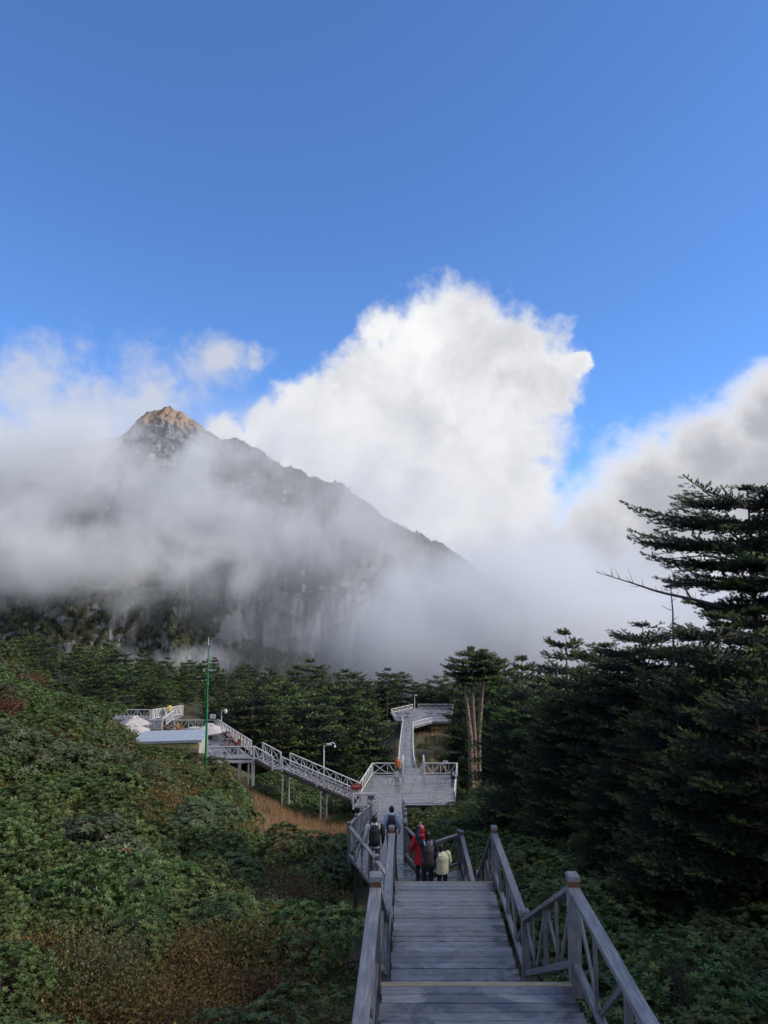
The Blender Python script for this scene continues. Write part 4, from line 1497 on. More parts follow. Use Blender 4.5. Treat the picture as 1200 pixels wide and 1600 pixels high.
def dead_bough(label, pts, r0, twigs):
    path = np.array([tuple(at(px, py, Y)) for px, py, Y in pts])
    tt = np.linspace(0, 1, len(path))
    q = np.linspace(0, 1, 14)
    P = np.stack([np.interp(q, tt, path[:, k]) for k in range(3)], 1)
    parts = [tube_np(P, r0 * (1 - q * .9), 5)]
    rnd = random.Random(len(pts) * 7 + int(pts[0][0]))
    for _ in range(twigs):
        f = rnd.uniform(.2, .97)
        b = np.array([np.interp(f, q, P[:, k]) for k in range(3)])
        L = rnd.uniform(.12, .5)
        d = np.array([rnd.uniform(-1, .2), rnd.uniform(-.8, .8), rnd.uniform(-.1, 1.0)])
        d /= np.linalg.norm(d)
        parts.append(tube_np(np.array([b, b + d * L * .5, b + d * L + np.array([0, 0, .06])]), [.014, .009, .004], 3))
    V, F = join_np(parts)
    o = bpy.data.objects.new('dead_bough', mesh_np('dead_bough', V, F, 'dead_wood', smooth=True))
    col.objects.link(o)
    o['label'] = label
    return o


tallfir = [o_ for o_ in bpy.data.objects if o_.name == 'fir_tree'][0]


def to_part(o, root):
    Mw = world_of(root)
    o.parent = root
    o.matrix_basis = Mw.inverted()


for lab, pts, r0, tw in (('long bare bough reaching left', [(1172, 960, 24.4), (1090, 938, 23.9), (1030, 925, 23.6), (985, 910, 23.4), (932, 894, 23.2)], .075, 26),
                         ('bare forked bough', [(1080, 936, 23.9), (1066, 912, 23.7), (1050, 895, 23.6)], .04, 10),
                         ('bare bough under the crown', [(1170, 925, 24.5), (1110, 912, 24.2), (1040, 915, 24.0)], .045, 14),
                         ('bare bough', [(1172, 880, 24.5), (1100, 868, 24.2), (1015, 876, 24.0)], .05, 18)):
    to_part(dead_bough(lab, pts, r0, tw), tallfir)
# slender dead sapling
a, b = at(1052, 1010, 27), at(1046, 898, 27)
ds = empty('dead_sapling', (a.x, 27, gz(a.x, 27)), 'thin bare dead sapling standing beside the long bare bough', 'tree')
P = np.array([(a.x, 27, gz(a.x, 27)), (a.x, 27, a.z), ((a.x + b.x) / 2 + .05, 27, (a.z + b.z) / 2), (b.x, 27, b.z)])
V, F = tube_np(P, [.06, .04, .03, .012], 5)
child('trunk', mesh_np('t', V, F, 'dead_wood', smooth=True), ds)
for (z_, dx_) in ((.35, .3), (.5, -.35), (.2, -.4), (.62, .28)):
    q = a.lerp(b, z_)
    V, F = tube_np(np.array([tuple(q), (q.x + dx_ * .5, 27.05, q.z + .08), (q.x + dx_, 27.1, q.z + .2)]), [.016, .011, .004], 4)
    child('branch', mesh_np('t', V, F, 'dead_wood'), ds)

# three-stemmed flat-topped pine right of the deck
Y = 73.0
bs = at(741, 1200, Y)
g0 = gz(bs.x, Y)
pine = empty('flat_topped_fir', (bs.x, Y, g0), 'flat-topped fir with three tall bare reddish trunks right of the deck', 'tree')
stems = [[(737, 1202), (735, 1150), (731, 1110), (727, 1080), (726, 1066)], [(741, 1200), (741, 1150), (738, 1090), (738, 1050), (736, 1018)],
         [(747, 1198), (748, 1150), (752, 1095), (755, 1060), (757, 1022)]]
for k, st in enumerate(stems):
    P = np.array([tuple(at(px, py, Y + (k - 1) * .5)) for px, py in st])
    P[0, 2] = g0 - .3
    V, F = tube_np(P, [.34, .24, .19, .14, .05], 8)
    child('trunk', mesh_np('t', V, F, 'bark_pale', smooth=True), pine)
for k, (px, py, Hh, Rr) in enumerate(((736, 1014, 5.2, 3.1), (757, 1018, 4.4, 2.7))):
    tpt = at(px, py, Y + (k - .3) * .8)
    tm, fm, bmh = fir_meshes(61 + k, Hh, Rr, 80, .24, .34, BR_MID, bare=.34, flat=.5, power=.7, tiers=5, trunk_r=.10, bot=.75, droop=.06)
    Mx = Matrix.Translation((tpt.x, tpt.y, tpt.z - Hh))
    child('top_stem', tm, pine, Mx)
    child('boughs', bmh, pine, Mx)['kind'] = 'stuff'
    child('crown', fm, pine, Mx)['kind'] = 'stuff'

# single firs told apart on the skyline
sky_list = [(884, 990, 88, 'M', 0, 'layered fir on the skyline above the right-hand firs'),
            (484, 1034, 118, 'F', 1, 'sparse flat-topped fir on the skyline left of the middle'),
            (463, 1043, 104, 'M', 2, 'dense dark fir beside the sparse flat-topped skyline fir'),
            (540, 1049, 122, 'F', 0, 'umbrella-shaped fir on the skyline above the forest'),
            (605, 1047, 150, 'F', 1, 'thin flat-topped fir on the skyline left of the lookout'),
            (628, 1052, 165, 'F', 0, 'wide flat-topped fir on the skyline above the lookout'),
            (563, 1062, 140, 'M', 1, 'short conical fir on the skyline beside the umbrella-shaped fir'),
            (395, 1078, 79, 'M', 1, 'broad layered fir behind the upper kiosk stairs'),
            (440, 1064, 86, 'M', 0, 'tall broad fir left of the middle of the forest'),
            (482, 1088, 77, 'M', 1, 'broad low-tiered fir behind the lower kiosk stairs'),
            (524, 1076, 93, 'M', 1, 'broad fir in the forest above the white lamp post'),
            (362, 1066, 90, 'M', 2, 'tall fir in the forest just right of the green pole'),
            (572, 1098, 84, 'M', 0, 'fir standing alone near the left side of the narrow walkway'),
            (780, 1035, 84, 'M', 0, 'dark fir right behind the three-trunked fir'),
            (815, 1030, 80, 'M', 2, 'tall dark fir between the three-trunked fir and the bright-tipped fir'),
            (722, 1075, 92, 'M', 2, 'dark fir just left of the three-trunked fir')]
for i, (px, py, Y, kind, k, lab) in enumerate(sky_list):
    ms = FIR_MID[k] if kind == 'M' else FLAT_FAR[k]
    hm = ((9, 8, 10, 6)[k]) if kind == 'M' else (10, 9)[k]
    fir_at(lab, ms, hm, px, py, Y, i * 1.7, 1.35 if 'broad' in lab else 1.0)

# forest patches: many alike firs
rnd = random.Random(77)
placed = [(o_.location.x, o_.location.y) for o_ in bpy.data.objects if o_.name.startswith(('fir_tree', 'flat_topped'))]


def path_clear(x, y):
    if y < 58 and -4.2 < x < 4.0:
        return False
    if 56 < y < 72 and -6.0 < x < 8.5:
        return False
    if 56 <= y < 68 and -17 < x < 0:
        return False
    if 72 <= y < 134 and abs(x - FPC(y)) < 3.6:
        return False
    if 130 < y < 160 and -1 < x < 18:
        return False
    if 58 < y < 86 and -36 < x < -9 - (y - 58) * .25:
        return False
    return True


TREG = [(60, 'close to the left edge'), (130, 'well left of the parasols'), (185, 'just left of the upper terrace'), (250, 'above the upper terrace'), (320, 'above the kiosk roof'), (370, 'right beside the green pole'),
        (430, 'above the terrace stilts'), (490, 'left of the white lamp post'), (530, 'above the white lamp post'), (580, 'right of the white lamp post'), (640, 'beside the narrow walkway'), (9999, 'near the three-trunked fir')]


def patch0(x, y):
    return float(fbm(np.array([x * .07 + 9]), np.array([y * .07 + 4]), 3, 77)[0])


def forest(label, group, n, xr_, yr_, meshes, hs, hrange, mind, test=None, tilt=.06, clump=0.0):
    c, tries = 0, 0
    while c < n and tries < n * 60:
        tries += 1
        y = rnd.uniform(*yr_)
        x0, x1 = xr_(y)
        x = rnd.uniform(x0, x1)
        if not path_clear(x, y) or (test and not test(x, y)):
            continue
        if any((x - a) ** 2 + (y - b) ** 2 < mind ** 2 for a, b in placed):
            continue
        if clump and patch0(x, y) < clump:
            continue
        k = rnd.randrange(len(meshes))
        hh = hrange[0] + (hrange[1] - hrange[0]) * rnd.random() ** 1.4
        s = hh / hs[k]
        pu, pv = proj(x, y, gz(x, y) + hh)
        if y < 150 and 590 < pu < 722 and pv < 1138:
            continue
        if y < 60 and pv > 1100 and pu < 700:
            continue
        placed.append((x, y))
        ph = ''
        if label.startswith(('layered dark fir in', 'distant fir in', 'dark fir on the left')):
            ph = ' ' + next(q for lim, q in TREG if pu < lim)
        plant('fir_tree', label + ph, 'tree', group + ph, meshes[k], x, y, s, rnd.uniform(0, 6.28), sxy=rnd.uniform(.85, 1.4), tilt=(rnd.uniform(-tilt, tilt), rnd.uniform(-tilt, tilt)), sink=.2)
        c += 1


MH, FH = (9, 8, 10, 6), (9, 8, 10)
forest('layered dark fir in the forest behind the kiosk stairs', 'firs behind the kiosk stairs', 56, lambda y: (-13 - (y - 70) * .35, -1.5), (70, 108), FIR_MID, MH, (3.0, 7.6), 2.2, clump=.34)
forest('distant fir in the wood left of the lookout', 'firs left of the lookout', 60, lambda y: (-45, 1.5), (108, 178), FIR_FAR + FLAT_FAR, FH + (10, 9), (4.0, 8.8), 2.4, clump=.36)
forest('dark fir on the left hillside above the rhododendrons', 'firs on the left hillside', 62, lambda y: (-.62 * y, -.30 * y), (88, 165), FIR_FAR + FLAT_FAR[:1], FH + (10,), (4.0, 9.6), 2.8, clump=.38)
forest('fir in the dark wood right of the deck', 'firs right of the deck', 40, lambda y: (10, 12 + .5 * y), (50, 100), FIR_MID, MH, (6, 9.5), 2.6, test=lambda x, y: x > 13 or y > 78)
forest('distant fir behind the lookout platform', 'firs behind the lookout', 45, lambda y: (2, 60), (100, 190), FIR_FAR, FH, (6.5, 10), 2.8, test=lambda x, y: x > 16 or y > 162)
forest('fir on the skyline right behind the lookout platform', 'firs right behind the lookout', 30, lambda y: (-6, 32), (158.5, 176), FIR_FAR, FH, (8.5, 11), 2.2, test=lambda x, y: y > 161 or x > 17 or x < -1)
forest('small young fir beside the narrow walkway', 'young firs beside the narrow walkway', 16, lambda y: (FPC(y) - 11, FPC(y) + 9), (74, 128), [FIR_MID[3], FIR_MID[1]], (6, 8), (2.6, 4.6), 2.2)
# the mass of trees farther down the slopes
rng = np.random.default_rng(5)


def far_wood(name, label, n, xf, yr_, hr):
    P = []
    while len(P) < n:
        y = rng.uniform(*yr_)
        x = rng.uniform(*xf(y))
        P.append((x, y))
    P = np.array(P)
    Z = ground(P[:, 0], P[:, 1]) - .3
    # one crown built of stacked uneven skirts of boughs
    tv, tf = [], []
    for l in range(6):
        z0 = .12 + l * .14
        r = .34 * (1 - l / 6.5)
        for k in range(9):
            a = k * 2 * math.pi / 9 + l * 1.1
            b0 = len(tv)
            rr = r * (1, .75, .9)[k % 3]
            tv += [(rr * math.cos(a), rr * math.sin(a), z0 - .015 * (k % 2)), (.03 * math.cos(a + 1.2), .03 * math.sin(a + 1.2), z0 + .10), (rr * .62 * math.cos(a + .55), rr * .62 * math.sin(a + .55), z0 + .03),
                   (rr * .62 * math.cos(a - .55), rr * .62 * math.sin(a - .55), z0 + .03)]
            tf += [(b0, b0 + 2, b0 + 1), (b0, b0 + 1, b0 + 3)]
    tv, tf = np.array(tv), np.array(tf)
    s = rng.uniform(*hr, n)
    ang = rng.uniform(0, 6.28, n)
    M = np.zeros((n, 3, 3))
    M[:, 0, 0] = np.cos(ang) * s
    M[:, 0, 1] = -np.sin(ang) * s
    M[:, 1, 0] = np.sin(ang) * s
    M[:, 1, 1] = np.cos(ang) * s
    M[:, 2, 2] = s
    V, F, va = scatter(tv, tf, M, np.stack([P[:, 0], P[:, 1], Z], 1), rng.uniform(0, .6, n))
    ob = bpy.data.objects.new(name, mesh_np(name, V, F, 'fir_needles', va))
    col.objects.link(ob)
    tag(ob, label, 'woods', kind='stuff')


far_wood('far_woods', 'mass of far dark firs on the left slope below the mountain', 1500, lambda y: (-.75 * y, -.05 * y), (165, 420), (6, 10))
far_wood('far_woods', 'mass of far dark firs on the slope falling away behind the lookout', 900, lambda y: (-.05 * y, .7 * y), (185, 400), (7, 10))

# ------------------------------------------------------------------ shrubs


def leaf_rosette(n, ln, wd, up, seed):
    rng = np.random.default_rng(seed)
    V, F = [], []
    for k in range(n):
        a = k * 2 * math.pi / n + rng.uniform(-.25, .25)
        e = up + rng.uniform(-.25, .25)
        l = ln * rng.uniform(.75, 1.1)
        d = np.array([math.cos(a) * math.cos(e), math.sin(a) * math.cos(e), math.sin(e)])
        s = np.array([-math.sin(a), math.cos(a), 0])
        dn = np.array([0, 0, -1.0])
        b = len(V)
        m1 = d * l * .5
        V += [d * .01, m1 + s * wd * .5 + dn * -.004, m1 + dn * .012, m1 - s * wd * .5 + dn * -.004, d * l + dn * l * .12]
        F += [(b, b + 2, b + 1), (b, b + 3, b + 2), (b + 1, b + 2, b + 4), (b + 2, b + 3, b + 4)]
    return np.array(V), np.array(F)


def clump_points(rng, nc, R, H, n):
    """points and outward directions on the upper faces of a lumpy group of mounds"""
    C = []
    for i in range(nc):
        a = rng.uniform(0, 6.28)
        d = R * .75 * math.sqrt(rng.uniform(0, 1))
        r = rng.uniform(.28, .48) * R
        h = H * (1 - .55 * (d / R) ** 2) * rng.uniform(.75, 1.05)
        C.append((d * math.cos(a), d * math.sin(a), h - r * .62, r))
    C = np.array(C)
    k = rng.integers(0, nc, n)
    v = rng.normal(0, 1, (n, 3))
    v /= np.linalg.norm(v, axis=1)[:, None]
    v[:, 2] = np.abs(v[:, 2]) * 1.05 - .30
    v /= np.linalg.norm(v, axis=1)[:, None]
    P = C[k, :3] + v * C[k, 3:4] * np.array([1, 1, .75]) * rng.uniform(.86, 1.04, (n, 1))
    # drop those buried in another mound
    dist = np.linalg.norm((P[:, None, :] - C[None, :, :3]) / np.array([1, 1, .75]), axis=2) / C[None, :, 3]
    dist[np.arange(n), k] = 9
    keep = (dist.min(1) > .8) & (P[:, 2] > .05)
    return P[keep], v[keep], C


def stems_mesh(rng, C, extra=0, r=.03):
    parts = []
    for c in C:
        b = np.array([rng.normal(0, .12), rng.normal(0, .12), -.3])
        m1 = np.array([c[0] * .35 + rng.normal(0, .05), c[1] * .35 + rng.normal(0, .05), c[2] * .4])
        e = np.array([c[0], c[1], c[2] + c[3] * .3])
        parts.append(tube_np(np.array([b, m1, (m1 + e) / 2 + rng.normal(0, .05, 3), e]), [r, r * .8, r * .6, r * .25], 5))
        for _ in range(5):
            d = rng.normal(0, 1, 3)
            d[2] = abs(d[2]) * .5
            d /= np.linalg.norm(d)
            s = np.array([c[0], c[1], c[2]])
            parts.append(tube_np(np.array([(m1 + e) / 2, s + d * c[3] * .45, s + d * c[3] * .9]), [r * .45, r * .3, r * .15], 3))
    V, F = join_np(parts)
    return mesh_np('stems', V, F, 'stem_bark')


def rhodo(seed, R, H, n, nl, ln, wd, up, mat, nc=9):
    rng = np.random.default_rng(seed)
    P, D, C = clump_points(rng, nc, R, H, n)
    tv, tf = leaf_rosette(nl, ln, wd, up, seed)
    D = D * .55 + np.array([0, 0, .75]) + rng.normal(0, .22, D.shape)
    z = D / np.linalg.norm(D, axis=1)[:, None]
    x = np.cross(z, rng.normal(0, 1, D.shape))
    x /= np.linalg.norm(x, axis=1)[:, None]
    y = np.cross(z, x)
    M = np.stack([x, y, z], 2) * rng.uniform(.75, 1.2, len(P))[:, None, None]
    va = np.clip(rng.normal(.45, .2, len(P)), 0, .93)
    V, F, va = scatter(tv, tf, M, P, va)
    # single old leaves turning yellow or red
    lf = rng.random(len(va) // 5) < .014
    va = va.reshape(-1, 5)
    va[lf] = rng.uniform(.95, 1.0, (lf.sum(), 1))
    return stems_mesh(rng, C), mesh_np('foliage', V, F, mat, va.ravel())


def twiggy(seed, R, H, n, ln, mat, stems=70):
    """loose small-leaved shrub: many fine upright twigs carrying little leaves"""
    rng = np.random.default_rng(seed)
    parts, P = [], []
    for i in range(stems):
        a = rng.uniform(0, 6.28)
        d = R * math.sqrt(rng.uniform(0, 1))
        h = H * (1 - .5 * (d / R) ** 2) * rng.uniform(.6, 1.1)
        b = np.array([d * .35 * math.cos(a), d * .35 * math.sin(a), -.2])
        e = np.array([d * math.cos(a), d * math.sin(a), h])
        m1 = (b + e) / 2 + np.array([rng.normal(0, .06), rng.normal(0, .06), h * .12])
        parts.append(tube_np(np.array([b, m1, e]), [.009, .006, .002], 3))
        for j in range(max(2, n // stems)):
            f = rng.uniform(.35, 1.0)
            p = m1 + (e - m1) * (f - .5) * 2 if f > .5 else b + (m1 - b) * f * 2
            P.append(p + rng.normal(0, .085, 3) * (1.2 + f))
    P = np.array(P)
    tv = np.array([(0, 0, 0), (.32, .5, .06), (0, 1, 0), (-.32, .5, .06)])
    tf = np.array([(0, 1, 2), (0, 2, 3)])
    D = rng.normal(0, 1, P.shape) + np.array([0, 0, .35])
    M = axes_from(D, np.array([0, 0, 1.0]), rng, 1.5) * (ln * rng.uniform(.7, 1.25, len(P)))[:, None, None]
    V, F, va = scatter(tv, tf, M, P, np.clip(rng.normal(.45, .25, len(P)), 0, 1))
    sv, sf = join_np(parts)
    return mesh_np('stems', sv, sf, 'stem_bark'), mesh_np('foliage', V, F, mat, va)


RH = [rhodo(101, 1.5, 1.35, 1300, 9, .125, .042, .45, 'rhodo_leaf'), rhodo(102, 1.3, 1.15, 1150, 9, .115, .040, .40, 'rhodo_leaf', 8),
      rhodo(103, 1.7, 1.5, 1500, 8, .13, .045, .5, 'rhodo_leaf', 11)]
RB = [rhodo(111, 1.35, 1.3, 620, 11, .21, .058, .35, 'rhodo_blue_leaf', 8)]
RBS = [rhodo(112, 1.5, 1.3, 1150, 9, .14, .045, .35, 'rhodo_blue_leaf', 9)]
OL = [rhodo(121, 1.4, 1.1, 1300, 8, .10, .036, .5, 'olive_leaf', 10)]
TB = [twiggy(131, 1.2, 1.0, 5600, .066, 'brown_leaf'), twiggy(132, 1.4, .85, 6200, .066, 'brown_leaf', 80)]
TM = [twiggy(141, 1.2, 1.15, 4600, .06, 'maroon_leaf')]
TG = [twiggy(151, 1.2, .95, 5200, .068, 'grey_leaf'), twiggy(152, 1.3, .85, 5200, .066, 'olive_leaf')]

rnd = random.Random(4242)
SH = []


def shrub(kind, label, group, x, y, s, sxy=1.0, sink=.12):
    k = {'rh': RH, 'rb': RB, 'rbs': RBS, 'ol': OL, 'tb': TB, 'tm': TM, 'tg': TG}[kind]
    nm = {'rh': 'rhododendron_bush', 'rb': 'rhododendron_bush', 'rbs': 'rhododendron_bush', 'ol': 'leafy_shrub', 'tb': 'twiggy_shrub', 'tm': 'twiggy_shrub', 'tg': 'twiggy_shrub'}[kind]
    SH.append((x, y, s))
    return plant(nm, label, 'shrub', group, rnd.choice(k), x, y, s, rnd.uniform(0, 6.28), names=('stems', 'foliage'), sxy=sxy, sink=sink)


def on_ground(px, py):
    """point of the ground seen through a pixel"""
    r = ray(px, py)
    t_, y = None, 3.0
    while y < 140:
        x, z = r.x * y / r.y, r.z * y / r.y
        if z < gz(x, y):
            return x, y
        y += .15
    return x, y


# shrubs told apart in the photograph
single = [('rb', 130, 1375, 1.25, 'large-leaved bluish-green rhododendron at the left edge'),
          ('rh', 60, 1430, 1.05, 'bright green rhododendron below the bluish large-leaved one'),
          ('rh', 200, 1450, 1.0, 'broad green rhododendron above the yellow-brown shrubs at lower left'),
          ('rh', 300, 1420, .95, 'green rhododendron right of the broad one at lower left'),
          ('rh', 370, 1300, 1.15, 'rounded dark-stemmed rhododendron below the dry golden grass'),
          ('rh', 300, 1290, 1.1, 'dense green rhododendron left of the rounded one below the grass'),
          ('tb', 200, 1300, 1.1, 'rusty brown shrub between green rhododendrons on the left slope'),
          ('tb', 60, 1300, 1.0, 'brown shrub at the left edge above the bluish rhododendron'),
          ('tm', 345, 1235, 1.2, 'dark red shrub left of the dry golden grass'),
          ('rh', 535, 1290, .8, 'low green rhododendron beside the left post of the people landing'),
          ('rh', 510, 1340, .85, 'green bush just left of the walkway railing'),
          ('rh', 480, 1400, .7, 'small dark green bush left of the near railing')]
for kind, px, py, s, lab in single:
    x, y = on_ground(px, py)
    shrub(kind, lab, None, x, y, s)


# a row of bushes growing up against the front of the kiosk
for i, px in enumerate((180, 198, 216, 238, 260, 282, 304)):
    Yb = 57.9 + .5 * (i % 2)
    c = at(px, 1166 + 4 * (i % 3), Yb)
    g_ = gz(c.x, Yb)
    hh = max(.7, c.z - g_)
    shrub(('rh', 'ol', 'rh', 'tm', 'rh')[i % 5], ('leftmost', 'second', 'third', 'fourth', 'fifth', 'sixth', 'seventh')[i] + ' bush from the left in the row before the kiosk', None, c.x, Yb, hh / 1.35, 1.15)


def fill(n, xf, yr_, kinds, mind, srange, prob=None):
    """kinds: list of (kind, weight function, label, group)"""
    c, tries = 0, 0
    while c < n and tries < n * 50:
        tries += 1
        y = rnd.uniform(*yr_)
        x = rnd.uniform(*xf(y))
        s = rnd.uniform(*srange)
        if any((x - a) ** 2 + (y - b) ** 2 < (mind * (s + q) / 2) ** 2 for a, b, q in SH):
            continue
        w_ = [max(0.0, k[1](x, y)) for k in kinds]
        if sum(w_) <= 0:
            continue
        k = rnd.choices(kinds, w_)[0]
        ph = ' ' + where(x, y) if ' slope' in k[2] or ' hill' in k[2] else ''
        if not ph and k[2].startswith(('low twiggy', 'low grey-green', 'dark glossy', 'shaded', 'grey-green twiggy')):
            u = proj(x, y, gz(x, y) + .5)[0]
            ph = ' ' + next(q for lim, q in ((90, 'by the left edge'), (200, 'a little in from the left edge'), (320, 'midway to the near railing'), (430, 'nearer the railing than the left edge'), (600, 'beside the near left railing'),
                                            (860, 'close to the walkway'), (960, 'beside the nearest right post'), (1060, 'midway to the right edge'), (99999, 'by the right edge')) if u < lim)
        shrub(k[0], k[2] + ph, k[3] + ph, x, y, s, rnd.uniform(.9, 1.25))
        c += 1


def patch(x, y, seed, sc=.16):
    return float(fbm(np.array([x * sc + 50]), np.array([y * sc + 50]), 3, seed)[0])


def grass_px(x, y, h=0.0):
    u, v = proj(x, y, gz(x, y) + h)
    return 392 < u < 562 and 1200 + (u - 395) * .20 < v < 1284 + (u - 395) * .08


def browny(x, y):
    u, v = proj(x, y, gz(x, y) + .35)
    return 1.0 if v > 1478 or (u > 345 and v > 1345) else 0.0


REG = [(lambda u, v: u < 110, 'close to the left edge'), (lambda u, v: u < 215, 'left of the kiosk'), (lambda u, v: u < 300, 'below the kiosk roof'),
       (lambda u, v: u < 345, 'below the green pole'), (lambda u, v: u < 430, 'below the terrace stilts'), (lambda u, v: u < 560, 'below the kiosk stairs'),
       (lambda u, v: u < 720, 'in front of the big deck'), (lambda u, v: u < 900, 'right of the walkway'), (lambda u, v: True, 'near the right edge')]


def where(x, y, h=.8):
    u, v = proj(x, y, gz(x, y) + h)
    return next(ph for f, ph in REG if f(u, v))


def left_ok(x, y):
    if 13 < y < 60 and (grass_px(x, y) or grass_px(x, y, 1.0) or grass_px(x - .8, y, 1.0) or grass_px(x + 1, y, 1.6) or grass_px(x, y, 1.9)):
        return 0
    u, v = proj(x, y, gz(x, y) + 2.3)
    if 30 < y < 62 and 140 < u < 360 and v < 1160 + max(0, u - 330) * .5:
        return 0
    if x > (-.85 if y < 17 else -1.9) and y < 56:
        return 0
    if 44 < y < 58.5 and -8.6 < x < -1.5:
        return 0          # the dry grass
    if 57 < y < 64 and x > -12.5:
        return 0
    if 59.5 < y < 86 and -35 < x < -12:
        return 0
    return 1


# bottom-left: low brown and yellow shrubs close to the camera, green ones above
fill(52, lambda y: (-.62 * y - .6, -.8), (5.0, 14), [('tb', lambda x, y: left_ok(x, y) * (.15 + 2.2 * browny(x, y)), 'low twiggy yellow-brown shrub at the bottom left', 'yellow-brown shrubs at the bottom left'),
                                                 ('tg', lambda x, y: left_ok(x, y) * (.5 * browny(x, y) if x > -5 else .05), 'low grey-green twiggy shrub near the walkway', 'grey-green twiggy shrubs near the walkway'),
                                                 ('rh', lambda x, y: left_ok(x, y) * (1.5 - .95 * browny(x, y)), 'green rhododendron on the near left slope', 'green rhododendrons on the near left slope')], 1.0, (.55, .9))
fill(75, lambda y: (-.6 * y - 1, -.85), (13, 30), [('rh', lambda x, y: left_ok(x, y) * (patch(x, y, 3) - .25) * 3 * (1 - .45 * browny(x, y)), 'green rhododendron on the middle left slope', 'green rhododendrons on the middle left slope'),
                                                 ('tb', lambda x, y: left_ok(x, y) * ((patch(x, y, 9) - .42) * 5 + .9 * browny(x, y)), 'rusty twiggy shrub on the middle left slope', 'rusty shrubs on the middle left slope'),
                                                 ('tg', lambda x, y: left_ok(x, y) * (1.2 * browny(x, y) if x > -6 else .1), 'grey-green twiggy shrub left of the people landing', 'grey-green shrubs left of the people landing')], 1.28, (.7, 1.25))
fill(150, lambda y: (-.62 * y - 1, -2.2), (28, 60), [('rh', lambda x, y: left_ok(x, y) * (patch(x, y, 3) - .22) * 2, 'green rhododendron on the hill', 'green rhododendrons on the hill'),
                                                  ('rbs', lambda x, y: left_ok(x, y) * (.7 if x < -.36 * y else .12), 'bluish-green rhododendron high on the left hill', 'bluish-green rhododendrons high on the left hill'),
                                                  ('tm', lambda x, y: left_ok(x, y) * (patch(x, y, 15) - .47) * 6, 'dark red twiggy shrub on the hill', 'dark red shrubs on the hill'),
                                                  ('tb', lambda x, y: left_ok(x, y) * (patch(x, y, 9) - .48) * 6, 'brown twiggy shrub on the hill', 'brown shrubs on the hill')], 1.32, (.9, 1.6))
fill(70, lambda y: (-.64 * y, -.22 * y - 4), (60, 100), [('rbs', lambda x, y: left_ok(x, y), 'bluish-green bush on the far left slope below the firs', 'bluish-green bushes on the far left slope'),
                                                     ('ol', lambda x, y: left_ok(x, y) * 1.2, 'olive-green bush on the far left slope below the firs', 'olive bushes on the far left slope')], 1.4, (1.3, 2.0))
fill(16, lambda y: (2.1, 8.0), (54.0, 57.6), [('ol', lambda x, y: 1, 'olive bush against the front of the big deck', 'olive bushes against the deck front'), ('rh', lambda x, y: 1, 'green bush against the front of the big deck', 'green bushes against the deck front')], .8, (.95, 1.25))
# right of the walkway
rok = lambda x, y: 0 if x < (3.3 if y < 24 else 2.6 if y < 57 else 8.2) else 1
fill(30, lambda y: (2.7, 3.2 + .55 * y), (5.5, 14), [('rh', lambda x, y: 1 if x > 2.7 else 0, 'dark glossy rhododendron right of the near railing', 'dark rhododendrons right of the near railing')], .95, (.6, .9))
fill(34, lambda y: (2.8, 3.5 + .5 * y), (13, 32), [('rh', rok, 'shaded green bush under the right-hand firs', 'shaded bushes under the right-hand firs'), ('ol', lambda x, y: rok(x, y) * .4, 'shaded olive bush under the right-hand firs', 'shaded olive bushes under the right-hand firs')], 1.0, (.8, 1.2))
fill(46, lambda y: (2.4, 14), (26, 57), [('rh', lambda x, y: rok(x, y), 'green bush between the gentle stairs and the dark firs', 'green bushes right of the gentle stairs'), ('ol', lambda x, y: rok(x, y) * .6, 'olive bush between the gentle stairs and the dark firs', 'olive bushes right of the gentle stairs')], 1.05, (.9, 1.5))
fill(22, lambda y: (8.2, 16), (57, 76), [('rh', lambda x, y: rok(x, y), 'bush beside the right side of the big deck', 'bushes right of the big deck')], 1.1, (.9, 1.3))
fill(26, lambda y: (-11, -2.2), (63, 76), [('rh', lambda x, y: 1 if x < deckx(0, min(y, 67)) - 1.2 and y > 63 else 0, 'green bush behind the kiosk stairs', 'green bushes behind the kiosk stairs'), ('rbs', lambda x, y: .5 if x < -2.8 else 0, 'bluish bush behind the kiosk stairs', 'bluish bushes behind the kiosk stairs')], 1.1, (.9, 1.5))
fill(40, lambda y: (FPC(y) - 16, FPC(y) + 12), (76, 134), [('ol', lambda x, y: 1 if abs(x - FPC(y)) > 2.4 else 0, 'low olive bush along the narrow walkway', 'olive bushes along the narrow walkway'), ('tb', lambda x, y: .9 if abs(x - FPC(y)) > 2.2 else 0, 'low brown bush along the narrow walkway', 'brown bushes along the narrow walkway')], 1.5, (.9, 1.6))


# ------------------------------------------------------------------ grass and ground cover
def blades(name, label, mat, n, xr_, yr_, h, wd, test=None, seed=1, lean=.35):
    rng = np.random.default_rng(seed)
    x = rng.uniform(xr_[0], xr_[1], n)
    y = rng.uniform(yr_[0], yr_[1], n)
    if test is not None:
        k = test(x, y)
        x, y = x[k], y[k]
    n = len(x)
    z = ground(x, y) - .03
    tv = np.array([(-.5, 0, 0), (.5, 0, 0), (-.35, .10, .55), (.35, .10, .55), (0, .35, 1)])
    tf = np.array([(0, 1, 3), (0, 3, 2), (2, 3, 4)])
    a = rng.uniform(0, 6.28, n)
    hh = h * rng.uniform(.5, 1.2, n)
    ln = rng.uniform(.1, 1, n) * lean
    M = np.zeros((n, 3, 3))
    M[:, 0, 0], M[:, 1, 0] = np.cos(a) * wd, np.sin(a) * wd
    M[:, 0, 1], M[:, 1, 1] = -np.sin(a) * hh * ln * 2, np.cos(a) * hh * ln * 2
    M[:, 2, 2] = hh
    V, F, va = scatter(tv, tf, M, np.stack([x, y, z], 1), rng.uniform(0, 1, n))
    ob = bpy.data.objects.new(name, mesh_np(name, V, F, mat, va))
    col.objects.link(ob)
    tag(ob, label, 'grass', kind='stuff')


